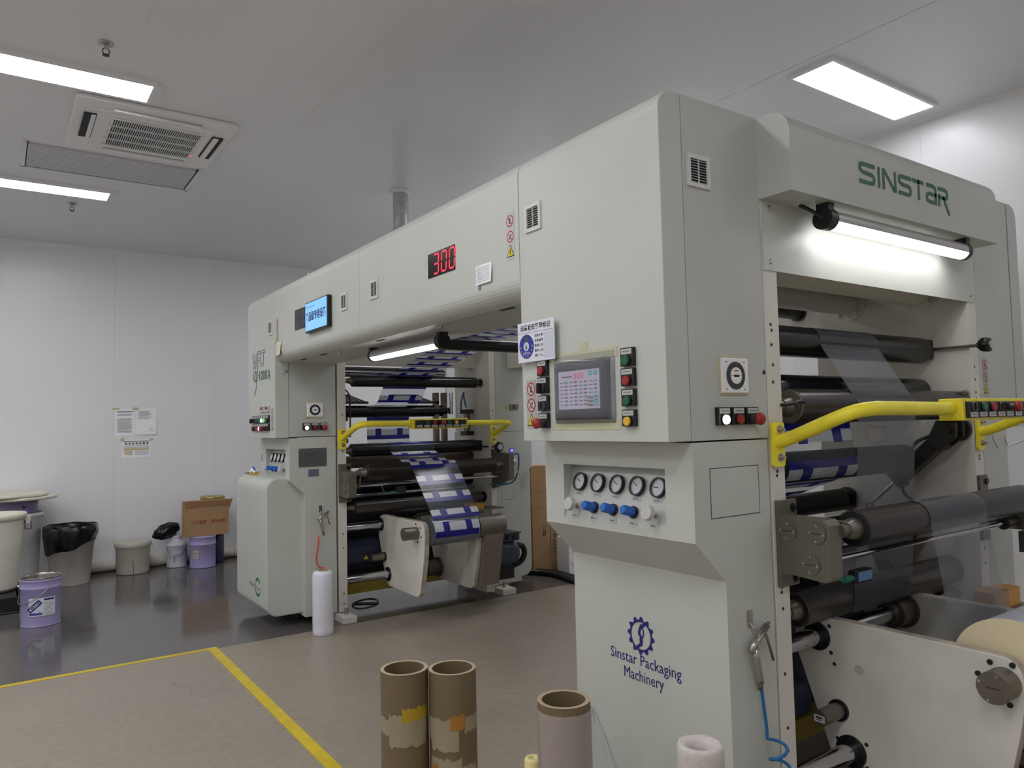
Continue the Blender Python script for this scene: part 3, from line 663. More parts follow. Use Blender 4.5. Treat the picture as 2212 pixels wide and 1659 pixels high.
def sticker(par, fr, a0, a1, b0, b1, sheet=True):
    """strip of two prohibition signs over a yellow high-voltage triangle"""
    b = MB(); ca = (a0+a1)/2; wd = abs(a1-a0); ht = b1-b0; s = 1 if a1 > a0 else -1
    b.fbox(fr, a0, a1, b0, b1, 0, .0012, 0)
    r = min(wd*.44, ht*.155)
    for k, cb in enumerate((b1-ht*.19, b1-ht*.52)):
        n = 24; o = [fr.P(ca+r*math.cos(2*PI*i/n), cb+r*math.sin(2*PI*i/n), .0018) for i in range(n)]; q = [fr.P(ca+.8*r*math.cos(2*PI*i/n), cb+.8*r*math.sin(2*PI*i/n), .0018) for i in range(n)]
        b.add(q, [tuple(range(n))], 4)
        b.add(o+q, [(i, (i+1) % n, n+(i+1) % n, n+i) for i in range(n)], 1)
        if k == 0: b.fbox(fr, ca-.18*r, ca+.18*r, cb-.5*r, cb+.3*r, .0019, .0022, 2); b.fbox(fr, ca-.28*r, ca+.28*r, cb+.42*r, cb+.52*r, .0019, .0022, 2)
        else: strokes(b, fr, [[(0, 0), (1, 0), (.9, .6), (.3, .6), (0, 0)]], ca-.4*s*r, ca+.05*s*r, cb-.4*r, cb+.1*r, .0022, .1*r, 2); b.fbox(fr, ca+.1*s*r, ca+.4*s*r, cb+.1*r, cb+.4*r, .0019, .0022, 2)
        strokes(b, fr, [[(0, 1), (1, 0)]], ca-.62*s*r, ca+.62*s*r, cb-.62*r, cb+.62*r, .0026, .16*r, 1)
    h_ = ht*.26; base = b0+ht*.06; tw = min(wd*.46, h_*.62)
    b.add([fr.P(ca-tw, base, .0018), fr.P(ca+tw, base, .0018), fr.P(ca, base+h_, .0018)], [(0, 1, 2)], 2)
    b.add([fr.P(ca-tw*.8, base+h_*.07, .0022), fr.P(ca+tw*.8, base+h_*.07, .0022), fr.P(ca, base+h_*.88, .0022)], [(0, 1, 2)], 3)
    strokes(b, fr, [[(.7, 1), (.2, .5), (.8, .5), (.3, 0)]], ca-.25*s*tw, ca+.25*s*tw, base+h_*.14, base+h_*.62, .0026, tw*.13, 2)
    return b.build('warning_sticker', [M_STICK if sheet else M_LABEL, M_SIGNR, M_INK, M_SIGNY, M_LABEL], par, recalc=False)
def dial_meter(par, fr, a0, a1, b0, b1):
    p = MB().fbox(fr, a0, a1, b0, b1, -.001, .010).build('tension_meter', M_WHITE, par, bevel=.003)
    MB().fbox(fr, a0-.006, a1+.006, b0-.006, b1+.006, -.001, .004).build('surround', mat('yellowed_plastic', (200, 188, 150), .5), p)
    ca, cb = (a0+a1)/2, (b0+b1)/2; r = (b1-b0)*.40
    MB().cyl(fr.P(ca, cb, .009), fr.P(ca, cb, .012), r, seg=32).build('ring', mat('meter_ring', (44, 50, 56), .4), p)
    MB().cyl(fr.P(ca, cb, .011), fr.P(ca, cb, .014), r*.60, seg=28).build('face', M_WHITE, p)
    MB().fbox(fr, ca-r*.28, ca+r*.28, cb-r*.10, cb+r*.06, .014, .0146).fbox(fr, ca-r*.6, ca+r*.6, cb-.0008, cb+.0008, .014, .0144).build('pointer', M_INK, p)
    MB().fbox(fr, ca-r*.2, ca+r*.2, cb+r*.3, cb+r*.38, .014, .0146).cyl(fr.P(ca, cb+r*.8, .012), fr.P(ca, cb+r*.8, .0135), r*.10, seg=10).build('red_marks', M_SIGNR, p)
    b = MB(); d = .78*(b1-b0)/2
    for u, v in ((-d, -d), (d, -d), (-d, d), (d, d)): b.fbox(fr, ca+u-.004, ca+u+.004, cb+v-.002, cb+v+.002, .010, .0106)
    b.build('meter_print', M_INKG, p)
def roller(par, y, z, r, x0, x1, m, ext=(0, 0), flange=None, seg=36, disc_m=None, cap=.005):
    """roller body with end discs and journals; ext = how far each journal runs past the body"""
    p = MB().cyl((x0, y, z), (x1, y, z), r, seg=seg).build('roller', m, par)
    dm = disc_m or M_DSTEEL
    for xx, sg, e in ((x0, -1, ext[0]), (x1, 1, ext[1])):
        MB().cyl((xx, y, z), (xx+sg*cap, y, z), r*.985, r*.93, seg=seg).build('end_disc', dm, p)
        if e:
            MB().cyl((xx+sg*cap, y, z), (xx+sg*min(e, .05), y, z), r*.62, r*.42, seg=18).cyl((xx, y, z), (xx+sg*e, y, z), r*.36, seg=16).build('journal', M_STEEL, p)
            if flange: MB().cyl((xx+sg*e, y, z), (xx+sg*(e-.012), y, z), flange, seg=22).cyl((xx+sg*(e-.012), y, z), (xx+sg*(e-.026), y, z), flange*.6, seg=20).build('bearing_flange', M_DSTEEL, p)
    return p
def screw(par, fr, a, b_, r=.008, name='screw'):
    MB().lathe(fr.P(a, b_, 0), [(r*1.25, 0), (r*1.25, .0015), (r, .002), (r*.85, .005), (r*.35, .006), (r*.35, .003), (0, .003)], 12, ax=fr.n).build(name, M_NICKEL, par)
def holes(par, fr, pts, r=.006):
    for a, b_ in pts: MB().disc(fr.P(a, b_, .0012), r, fr.n, 12).build('bolt_hole', M_SLOT, par)
def door_poly(R=.07, x0=F1, x1=1.836, zb=ZB): return [(x1, zb), (x0, zb), (x0, ZT-R)]+[(x0+R-R*math.cos(a*PI/2/7), ZT-R+R*math.sin(a*PI/2/7)) for a in range(1, 8)]+[(x1, ZT)]
def rail(par, yf, xl, xr, ylo, bx0, bx1, kinds):
    """yellow tube bent out in front of the rollers with a switch box in the middle"""
    g = MB(); zr = 1.523; yr = ylo+.04
    def tube(pts): return spline(pts, 6)
    path = tube([(xl, yf-.004, 1.415), (xl, yf-.05, 1.425), (xl+.008, yr+.09, 1.492), (xl+.03, yr+.03, 1.515), (xl+.09, yr, zr), (xl+.16, yr, zr), (bx0+.01, yr, zr-.004)])
    g.sweep(path, .024, 16)
    path = tube([(bx1-.01, yr, zr-.006), (xr-.16, yr, zr-.008), (xr-.09, yr, zr-.010), (xr-.03, yr+.025, zr-.014), (xr-.004, yr+.09, 1.49), (xr, yf-.06, 1.425), (xr, yf-.004, 1.413)])
    p = g.build('guard_rail', M_YEL, par, label='yellow bent tube guard rail')
    MB().sweep(path, .022, 16).build('rail_tube', M_YEL, p)
    fr = FY(yf)
    for xx in (xl, xr):
        MB().prism([(u, v) for u, v in rrect(xx-.034, xx+.034, 1.328, 1.484, .012)], 'y', yf-.012, yf-.001).build('rail_bracket', M_YEL, p)
        for zz in (1.458, 1.360):
            MB().cyl((xx+.006, yf-.012, zz), (xx+.006, yf-.016, zz), .016, seg=18).cyl((xx+.006, yf-.016, zz), (xx+.006, yf-.024, zz), .010, seg=6).cyl((xx+.006, yf-.024, zz), (xx+.006, yf-.033, zz), .005, seg=10).build('rail_bolt', M_NICKEL, p)
    MB().box(bx0, bx1, ylo, ylo+.085, 1.474, 1.555).build('control_box', M_YEL, p, bevel=.004)
    fr = FY(ylo); n = len(kinds); w0 = bx0+.018; st = (bx1-.018-w0)/n
    for i, k in enumerate(kinds):
        button(p, fr, w0+i*st+.002, w0+(i+1)*st-.002, 1.484, 1.543, k, 'low', sub=False, name='switch_block')
    return p
def gauges(par, y0, y1, ys, near):
    """recessed pneumatic panel: gauges above, regulators below"""
    za, zb_ = 1.130, 1.336; xo = 1.838
    q = MB().box(xo, 1.9, y0, y1, 1.337, 1.425).box(xo, 1.9, y0, y1, 1.103, za).box(xo, 1.9, y0, ys[-1]-.062, za, 1.337).box(xo, 1.9, ys[0]+.062, y1, za, 1.337)
    q.build('gauge_fascia', M_GREY, par)
    ya, yb = ys[-1]-.062, ys[0]+.062
    fr = Frame((xo, 0, za), (0, -1, 0), (.056, 0, .206), -1)
    p = MB().fbox(fr, yb, ya, 0, .2135, -.004, 0).build('gauge_panel', mat('brushed_panel', (188, 190, 184), .35, .3), par)
    for i, yy in enumerate(ys):
        g = MB().pipe(fr.P(yy, .143, 0), fr.P(yy, .143, .014), .0355, .030, 28).build('pressure_gauge', M_BLK, par)
        MB().cyl(fr.P(yy, .143, 0), fr.P(yy, .143, .006), .030, seg=24).build('dial', M_WHITE, g)
        a = (150 if i < 4 else 178); b = MB(); strokes(b, fr, [[(.5, .5), (.5+.5*math.cos(math.radians(a)), .5+.5*math.sin(math.radians(a)))]], yy+.024, yy-.024, .143-.024, .143+.024, .0068, .003); b.build('needle', M_INK, g)
        b = MB()
        for k in range(11):
            an = math.radians(225-27*k); b.cyl(fr.P(yy+.026*math.cos(an)*-1, .143+.026*math.sin(an), .006), fr.P(yy+.026*math.cos(an)*-1, .143+.026*math.sin(an), .0064), .0013, seg=6)
        b.build('scale_marks', M_INKG, g)
        MB().disc(fr.P(yy, .143, .0135), .031, fr.n, 24).build('gauge_glass', M_GLASS, g)
        MB().fbox(fr, yy+.022, yy-.022, .092, .104, 0, .002).build('tag_plate', M_LABEL, par)
        MB().fbox(fr, yy+.016, yy-.016, .096, .0995, .002, .0023).build('tag_print', M_INKG, par)
        MB().fbox(fr, yy+.022, yy-.022, .004, .020, 0, .002).build('tag_plate', M_LABEL, par)
        MB().fbox(fr, yy+.012, yy-.012, .009, .014, .002, .0023).build('tag_print', M_INKG, par)
        cb = .050
        if i in (1, 2, 3):
            k = MB().cyl(fr.P(yy, cb, 0), fr.P(yy, cb, .008), .022, seg=20).build('regulator', M_BLK, par)
            b = MB(); N_ = 36; prof = ((.0155, .008), (.0165, .012), (.0165, .052), (.013, .058), (0, .058)); vs = []
            x, y, dd = basis(fr.n)
            for r, hh in prof:
                for j in range(N_):
                    rr = r*(1+(.05 if j % 2 else -.03)); an = 2*PI*j/N_; vs.append(fr.P(yy, cb, hh)+(x*math.cos(an)+y*math.sin(an))*rr)
            b.add(vs, [(j*N_+i2, j*N_+(i2+1) % N_, (j+1)*N_+(i2+1) % N_, (j+1)*N_+i2) for j in range(4) for i2 in range(N_)]); b.build('blue_cap', M_BLUE, k, label='blue ribbed regulator knob')
        else:
            k = MB().cyl(fr.P(yy, cb, 0), fr.P(yy, cb, .034), .006, seg=10).cyl(fr.P(yy, cb, 0), fr.P(yy, cb, .006), .011, seg=8).build('needle_valve', M_NICKEL, par)
            MB().cyl(fr.P(yy, cb, .030), fr.P(yy, cb, .048), .026, .024, seg=28).build('valve_knob', M_LABEL, k, bevel=.002, label='round grey valve knob')
def frame_side(par, x0, x1, y0, y1, z0, z1, hs=None):
    p = MB().box(x0, x1, y0, y1, z0, z1).build('side_frame', M_CREAM, par, bevel=.002)
    if hs: holes(p, FY(y0), hs)
    return p
def arm(par, x0, x1, dy, zt, holes_at, m=M_ARM):
    """swinging roll arm: a thick plate with a straight top, rounded nose and slanting back"""
    P = [(1.79, zt), (1.14, zt)]+[(1.05+.075*math.sin(a*PI/12*1.0)*0+.07-.07*math.sin(math.radians(15*a)), zt-.07+.07*math.cos(math.radians(15*a))) for a in range(1, 6)]
    P += [(1.048, zt-.11), (1.062, .52), (1.105, .33), (1.135, .225), (1.165, .198), (1.21, .190), (1.69, .198), (1.735, .222), (1.87, .585), (1.868, .66), (1.84, zt-.015)]
    return MB().prism([(u+dy, v) for u, v in P], 'x', x0, x1, 0, 1).build('roll_arm', [m, M_WORN], par, bevel=.006)

# ================================================================== near unit
YE = 1.64
un = thing('laminator_unit', (3.0, 2.0, 0), 'near grey laminating machine unit with touch screen and lit hood', 'machine')
FXf = FX(F1); FYe = FY(YE)
MB().prism(door_poly(), 'y', YE, 2.418).build('cabinet_door', M_GREY, un, bevel=.003)
MB().box(1.839, 2.231, YE, 2.418, ZB, ZT).build('cabinet_body', M_GREY2, un, bevel=.002)
low = [(1.9, 1.425), (2.222, 1.425), (2.222, .07), (1.978, .07), (1.978, .964), (1.838, 1.103), (1.9, 1.103)]
MB().prism(low, 'y', YE, 2.425).build('column', M_GREY, un)
MB().prism([(1.916+.004, 1.337), (2.163, 1.337), (2.163, 1.177), (1.92, 1.177)], 'y', YE-.002, YE+.001).build('access_panel', M_GREY, un, bevel=.0008)
b = MB(); 
for q in ((1.916, 2.167, 1.337, 1.3395), (1.916, 2.167, 1.1745, 1.177), (1.916, 1.9185, 1.177, 1.337), (2.1645, 2.167, 1.177, 1.337)): b.fbox(FYe, *q, 0, .0006)
b.build('panel_gap', M_SLOT, un)
gauges(un, YE, 2.42, (2.242, 2.138, 2.033, 1.929, 1.826), True)
# rear cabinet
MB().box(3.858, 4.244, YE, 2.418, ZB, ZT).build('cabinet_body', M_GREY2, un, bevel=.002)
MB().prism([(6.0936-u, v) for u, v in door_poly()], 'y', YE, 2.418).build('cabinet_door', M_GREY2, un, bevel=.003)
MB().box(3.86, 4.113, YE, 2.42, .07, 1.425).build('column', M_GREY2, un, bevel=.002)
# frames, top cover, header, hood
zs = (1.833, 1.812, 1.760, 1.688, 1.627, 1.311, 1.296, .907, .889, .832, .609, .424, .348, .2)
frame_side(un, 2.235, 2.316, YE, 2.43, .06, 2.282, [(2.268+.004*(i % 2), z) for i, z in enumerate(zs)])
frame_side(un, 3.77, 3.856, YE, 2.43, .06, 2.282, [(3.81, z) for z in (1.72, 1.66, 1.60, 1.57, 1.30, 1.285, .95, .93, .87, .80)])
MB().box(2.236, 3.856, YE+.002, 2.418, 2.284, ZT-.002).build('top_cover', M_GREY2, un)
p = MB().box(2.238, 3.840, YE-.004, YE, 2.027, 2.282).build('header_plate', M_GREY, un)
for a, b_ in ((2.281, 2.255), (2.279, 2.059), (3.80, 2.25), (3.80, 2.06)): screw(p, FY(YE-.004), a, b_)
R = .085; yh = 1.505
hp = [(YE, 2.279), (yh, 2.279), (yh, ZT-R)]+[(yh+R-R*math.cos(a*PI/16), ZT-R+R*math.sin(a*PI/16)) for a in range(1, 9)]+[(YE, ZT)]
hood = MB().prism(hp, 'x', 2.228, 3.80).build('hood', M_GREY2, un)
b = MB(); fh = FY(yh)
LET = {  # pen strokes in a 0..1 box
 'S': [[(1, 1), (.18, 1), (.02, .93), (0, .80), (.02, .66), (.2, .54), (.8, .50), (.97, .42), (1, .25), (.97, .07), (.82, 0), (0, 0)]],
 'I': [[(.5, 0), (.5, 1)]], 'N': [[(0, 0), (0, 1), (.1, 1), (.9, 0), (1, 0), (1, 1)]], 'T': [[(0, 1), (1, 1)], [(.55, 1), (.55, 0)]],
 'a': [[(.05, 1), (.8, 1), (.97, .92), (1, .75), (1, 0), (.2, 0), (.03, .06), (0, .22), (.03, .40), (.2, .48), (1, .48)]],
 'R': [[(0, 0), (0, .55)], [(0, 1), (.7, 1), (.95, .92), (1, .74), (.93, .52), (.75, .46), (.12, .46)], [(.55, .46), (1.12, -.45)]]}
x0, x1 = 2.652, 3.366; Wd = x1-x0
for ch, f0, f1 in (('S', .0, .157), ('I', .177, .212), ('N', .232, .372), ('S', .395, .535), ('T', .547, .675), ('a', .700, .822), ('R', .842, .962)):
    e = .007; strokes(b, fh, LET[ch], x0+Wd*f0+e, x0+Wd*f1-e, 2.376+e, 2.458-e, .0012, .0165, cap=.0078)
b.build('maker_lettering', M_INKGR, un, recalc=False, label='green maker lettering across the hood')
# control widgets on the front door
t = 0
hm = MB().fbox(FXf, 2.188, 1.897, 1.508, 1.722, -.001, .022).build('touch_screen', M_DGREY, un, bevel=.006, label='grey touch screen showing 300')
MB().fbox(FXf, 2.158, 1.932, 1.547, 1.685, .022, .0228).build('display', M_HMI, hm)
text('display_print', '300', FXf, 2.07, 2.015, 1.655, 1.676, .0236, M_HMIR, hm)
b1, b2, b3 = MB(), MB(), MB()
for i in range(7):
    for j in range(4):
        ya = 2.150-j*.054; zz = 1.640-i*.0135
        b1.fbox(FXf, ya, ya-.020, zz+.002, zz+.005, .0228, .0231)
        if (i+j) % 3 == 0: b2.fbox(FXf, ya-.026, ya-.046, zz-.001, zz+.008, .0228, .0232)
        else: b1.fbox(FXf, ya-.028, ya-.044, zz+.001, zz+.0065, .0228, .0231)
for i in range(3): b3.fbox(FXf, 1.996, 1.966, 1.554+i*.0135, 1.563+i*.0135, .0230, .0235); b2.fbox(FXf, 1.964, 1.936, 1.554+i*.0135, 1.563+i*.0135, .0230, .0235)
for k in range(2): b2.fbox(FXf, 1.990-k*.028, 1.968-k*.028, 1.662, 1.680, .0230, .0235)
b1.fbox(FXf, 2.140, 2.08, 1.662, 1.667, .0228, .0231)
b1.build('display_print', M_INKG, hm); b2.build('display_print', M_HMIT, hm); b3.build('display_print', M_HMIG, hm)
M_OLDT = mat('old_tape', (196, 194, 158), .35)
for q in ((2.215, 1.862, 1.722, 1.755), (2.215, 1.855, 1.472, 1.506)): MB().fbox(FXf, *q, .0005, .0016).build('masking_tape', M_OLDT, un)
MB().fbox(FXf, 2.055, 2.015, 1.756, 1.785, .0005, .0014).build('masking_tape', M_OLDT, un)
vs = []; n1, n2 = 14, 10
for j in range(n2+1):
    for i in range(n1+1):
        u, v = i/n1, j/n2; ed = min(u, 1-u, v, 1-v)
        vs.append(FXf.P(2.205-.33*u, 1.495+.25*v, .0018+min(.0235, ed*.30)+.002*math.sin(7*u+5*v)*min(1, ed*8)))
MB().add(vs, [(j*(n1+1)+i, j*(n1+1)+i+1, (j+1)*(n1+1)+i+1, (j+1)*(n1+1)+i) for j in range(n2) for i in range(n1)], 0, True).build('plastic_cover', M_FILM2, un, recalc=False, label='clear plastic taped over the touch screen')
for (za, zb_), k in zip(((1.682, 1.744), (1.616, 1.676), (1.549, 1.607), (1.482, 1.538)), ('green', 'red', 'green', 'yellow')): button(un, FXf, 1.835, 1.773, za, zb_, k)
for (za, zb_), k in zip(((1.680, 1.741), (1.613, 1.675), (1.546, 1.605), (1.481, 1.537)), ('red', 'knob', 'hole', 'estop')): button(un, FXf, 2.303, 2.241, za, zb_, k)
sticker(un, FXf, 2.391, 2.330, 1.478, 1.670)
grille(un, FXf, 2.371, 2.268, 2.255, 2.363); grille(un, FYe, 1.857, 1.966, 2.268, 2.378)
dial_meter(un, FYe, 1.985, 2.121, 1.586, 1.704)
for x0_, k in ((1.953, 'white'), (2.026, 'red'), (2.099, 'estop')): button(un, FYe, x0_, x0_+.064, 1.479, 1.539, k)
sticker(un, FYe, 3.888, 3.943, 1.583, 1.767)
holes(un, FYe, [(2.219, 1.66)], .008)
# emblem and company name on the lower column
fl_ = FX(1.978); b = MB(); cy_, cz_ = 2.045, .703; n = 48
o_ = []; i_ = []
for i in range(n):
    a = 2*PI*i/n; ro = .070 if (i % 4) in (0, 1) else .058
    o_.append(fl_.P(cy_+ro*math.cos(a), cz_+ro*math.sin(a), .0012)); i_.append(fl_.P(cy_+.050*math.cos(a), cz_+.050*math.sin(a), .0012))
b.add(o_+i_, [(i, (i+1) % n, n+(i+1) % n, n+i) for i in range(n)])
strokes(b, fl_, [[(.85, 1), (.45, .8), (.35, .58), (.55, .42), (.55, .2), (.15, 0)]], cy_+.03, cy_-.03, cz_-.046, cz_+.046, .0014, .012)
strokes(b, fl_, [[(.45, .98), (.75, .72), (.7, .5), (.42, .36), (.5, .08)]], cy_+.03, cy_-.03, cz_-.046, cz_+.046, .0016, .006)
b.build('maker_emblem', M_INKB, un, recalc=False, label='blue gear emblem')
text('maker_name', 'Sinstar Packaging', fl_, 2.213, 1.850, .578, .632, .0012, M_INKB, un); text('maker_name', 'Machinery', fl_, 2.140, 1.936, .520, .574, .0012, M_INKB, un)
rail(un, YE-.004, 2.266, 3.806, 1.280, 2.866, 3.42, ('hole', 'green', 'red', 'hole', 'estop', 'yellow', 'hole'))
# cross tubes
for yy in (1.86, 2.235):
    p = MB().cyl((2.316, yy, 2.105), (3.77, yy, 2.105), .064, seg=28).build('cross_tube', M_CREAM, un)
    MB().cyl((3.77, yy, 2.105), (3.758, yy, 2.105), .098, seg=28).build('tube_flange', M_CREAM, p)
    for a in (-130, -50, 40, 140):
        q = (3.757, yy+.078*math.cos(math.radians(a)), 2.105+.078*math.sin(math.radians(a)))
        MB().cyl(q, (q[0]-.016, q[1], q[2]), .013, seg=14).build('flange_bolt', M_CREAM, p)
# rollers
roller(un, 1.847, 1.811, .063, 2.33, 3.715, M_ROLL, disc_m=M_ROLL)
p = MB().box(3.715, 3.768, 1.80, 1.89, 1.768, 1.862).build('bearing_block', M_DSTEEL, un, bevel=.008)
for zz in (1.785, 1.842): MB().cyl((3.742, 1.799, zz), (3.742, 1.806, zz), .011, seg=12).build('block_bolt', M_BLK, p)
p = MB().cyl((3.752, 1.80, 1.815), (3.752, 1.585, 1.815), .008, seg=14).cyl((3.752, 1.60, 1.815), (3.752, 1.588, 1.815), .014, seg=6).build('adjusting_rod', M_NICKEL, un)
b = MB(); n = 40; vs = []
for yy, rr in ((1.588, .022), (1.575, .030), (1.56, .033), (1.545, .030), (1.541, .022)):
    for i in range(n): a = 2*PI*i/n; r_ = rr*(1+(.14*math.cos(6*a) if rr > .025 else 0)); vs.append((3.752+r_*math.cos(a), yy, 1.815+r_*math.sin(a)))
b.add(vs, [(j*n+i, j*n+(i+1) % n, (j+1)*n+(i+1) % n, (j+1)*n+i) for j in range(4) for i in range(n)], 0, True).disc((3.752, 1.541, 1.815), .022, (0, -1, 0), 20).build('star_knob', M_BLK, p)
MB().cyl((3.752, 1.5415, 1.815), (3.752, 1.538, 1.815), .018, seg=20).build('knob_cap', M_NICKEL, p)
roller(un, 1.885, 1.610, .068, 2.33, 3.755, mat('gloss_roller', (40, 40, 44), .16, .5), disc_m=M_ROLL)
roller(un, 1.70, 1.541, .066, 2.44, 3.758, M_ROLLB, ext=(.09, .01), disc_m=M_STEEL)
b = MB().sweep(spline([(2.30, 1.632, 1.545), (2.35, 1.622, 1.55), (2.40, 1.625, 1.558), (2.43, 1.63, 1.553)]), .006, 8).sweep(spline([(2.36, 1.625, 1.552), (2.375, 1.62, 1.535), (2.385, 1.615, 1.515)]), .0025, 6); b.build('sensor_wire', M_BLK, un)
roller(un, 1.975, 1.284, .068, 2.33, 3.76, M_RUB, disc_m=M_RUB)
MB().box(3.40, 3.56, 1.94, 1.952, 1.372, 1.45).build('bearing_plate', M_CREAM, un, bevel=.01)
roller(un, 2.285, 1.058, .057, 2.33, 3.69, M_RUB, ext=(.01, .075), flange=.062, disc_m=M_RUB)
rb = roller(un, 1.75, .771, .064, 2.50, 3.70, mat('grey_roller', (84, 80, 76), .34, .5), ext=(.18, .06), disc_m=M_DSTEEL)
for yy, zz, rr, mm in ((1.98, .905, .05, M_RUB), (1.86, .955, .028, M_CHROME), (2.1, .70, .06, M_RUB)): roller(un, yy, zz, rr, 2.32, 3.765, mm, disc_m=M_RUB)
MB().box(2.318, 3.768, 2.16, 2.175, .62, 1.0).build('shade_sheet', mat('cavity_shade', (30, 30, 36), .6), un)  # black sheet added to stand in for the shade behind the rollers
# bracket with idler in front of the posts
def bracket(par, xa, xb, yf, side):
    y0 = yf-.205; z0, z1 = .962, 1.158
    P = [(yf-.0162, 1.158), (y0+.018, z1), (y0, z1-.018), (y0, z0+.004), (y0+.02, z0-.010), (yf-.05, z0), (yf-.0162, .955)]
    p = MB().prism(P, 'x', xa, xb).build('idler_bracket', M_STEEL2, par, bevel=.002)
    MB().box(min(xa, xb), max(xa, xb)+.035, yf-.016, yf-.001, .910, 1.210).build('mounting_plate', M_STEEL2, p, bevel=.002)
    for zz in (1.181, .935): MB().cyl((xb+.012, yf-.016, zz), (xb+.012, yf-.018, zz), .016, seg=18).cyl((xb+.012, yf-.018, zz), (xb+.012, yf-.026, zz), .009, seg=6).build('mount_bolt', M_BLK, p)
    return p
bk = bracket(un, 2.247, 2.318, YE, 0)
for yy, zz in ((1.590, 1.110), (1.478, 1.112), (1.505, 1.006)):
    c = MB().cyl((2.247, yy, zz), (2.242, yy, zz), .034, seg=28).build('cap', M_STEEL2, bk)
    for k in range(4): a = math.radians(90*k+5); MB().cyl((2.243, yy+.026*math.cos(a), zz+.026*math.sin(a)), (2.239, yy+.026*math.cos(a), zz+.026*math.sin(a)), .0045, seg=8).build('cap_screw', M_CHROME, bk)
    MB().fbox(FX(2.242), yy+.018, yy-.018, zz-.0015, zz+.0015, 0, .0004).build('engraving', M_DSTEEL, bk)
roller(un, 1.44, 1.118, .062, 2.40, 3.72, M_ROLLB, ext=(.085, .06), disc_m=M_RUB)
p = MB().prism([(1.452+.022, 1.150), (1.452-.022, 1.150), (1.478, .985), (1.508, .985)], 'x', 2.335, 2.350).build('swing_lever', M_STEEL, un, bevel=.004)
MB().cyl((2.318, 1.495, 1.012), (3.775, 1.495, 1.012), .012, seg=18).build('guide_rod', M_CHROME, un)
MB().pipe((3.66, 1.495, 1.012), (3.775, 1.495, 1.012), .028, .014, 20).build('rod_sleeve', M_DSTEEL, un)
rbn = MB().box(3.775, 3.842, 1.435, YE-.017, .975, 1.120).build('idler_bracket', M_STEEL2, un, bevel=.004); MB().box(3.77, 3.846, YE-.016, YE-.001, .91, 1.21).build('mounting_plate', M_STEEL2, rbn, bevel=.002); MB().cyl((3.825, YE-.016, 1.181), (3.825, YE-.024, 1.181), .014, seg=16).build('mount_bolt', M_BLK, rbn)
sb = MB().prism([(3.72, .885), (3.72, .975), (3.96, .975), (3.96, .955)], 'y', 1.40, 1.46).build('sensor_bracket', M_DGREY, un)
se = MB().box(2.55, 2.66, 1.53, 1.56, .895, .942).build('edge_sensor', M_BLK, un, bevel=.004)
MB().box(2.565, 2.655, 1.528, 1.53, .902, .935).build('sensor_label', mat('sensor_blue', (110, 150, 196), .4), se)
MB().cyl((2.55, 1.545, .915), (2.495, 1.545, .915), .012, seg=12).sweep(spline([(2.50, 1.545, .915), (2.44, 1.55, .93), (2.40, 1.58, .965), (2.38, 1.6, .98)]), .005, 8).build('sensor_cable', mat('teal_cable', (40, 120, 104), .4), se)
# pneumatic cylinder on the far frame
def seg(y0, z0, t): return (y0+.738*t, z0-.675*t)
cylp = MB(); y0, z0 = 1.70, 1.425
def obar(b, x0, x1, t0, t1, hw): 
    q = [(y0+.738*t_+.675*s_*hw, z0-.675*t_+.738*s_*hw) for t_, s_ in ((t0, -1), (t1, -1), (t1, 1), (t0, 1))]
    return b.prism(q, 'x', x0, x1)
cylp = obar(MB(), 3.648, 3.722, .10, .34, .036).build('air_cylinder', mat('cylinder_body', (62, 59, 54), .4, .2), un, bevel=.008)
obar(MB(), 3.648, 3.722, .06, .10, .044).build('cylinder_head', M_DSTEEL, cylp, bevel=.006); obar(MB(), 3.648, 3.722, .34, .375, .044).build('cylinder_head', M_DSTEEL, cylp, bevel=.006)
MB().prism([(1.66, 1.46), (1.75, 1.47), (1.81, 1.35), (1.74, 1.33), (1.66, 1.39)], 'x', 3.64, 3.655).prism([(1.66, 1.46), (1.75, 1.47), (1.81, 1.35), (1.74, 1.33), (1.66, 1.39)], 'x', 3.715, 3.73).build('clevis', M_DSTEEL, cylp, bevel=.004)
MB().cyl((3.62, 1.70, 1.425), (3.77, 1.70, 1.425), .020, seg=16).cyl((3.745, 1.70, 1.425), (3.77, 1.70, 1.425), .055, seg=24).build('pivot', M_DSTEEL, cylp)
a_, b_ = seg(y0, z0, .375); c_, d_ = seg(y0, z0, .50)
MB().cyl((3.685, a_, b_), (3.685, c_, d_), .009, seg=14).build('piston_rod', M_CHROME, cylp)
e_, f_ = seg(y0, z0, .555); MB().cyl((3.685, c_, d_), (3.685, e_, f_), .006, seg=10).pipe((3.672, e_+.012, f_-.012), (3.698, e_+.012, f_-.012), .021, .013, 18).build('rod_end', M_NICKEL, cylp)
MB().sweep(spline([(3.69, 1.78, 1.40), (3.66, 1.86, 1.36), (3.70, 1.93, 1.24), (3.72, 1.96, 1.12), (3.74, 1.90, 1.06)]), .008, 8).build('air_hose', M_DGREY, un)
MB().sweep(spline([(3.768, 1.66, 1.60), (3.72, 1.655, 1.61), (3.70, 1.69, 1.60), (3.69, 1.75, 1.57)]), .011, 8).sweep(spline([(3.768, 1.67, 1.585), (3.73, 1.665, 1.592), (3.71, 1.70, 1.58), (3.70, 1.75, 1.55)]), .009, 8).build('braided_hose', mat('braid', (176, 168, 156), .5), un)
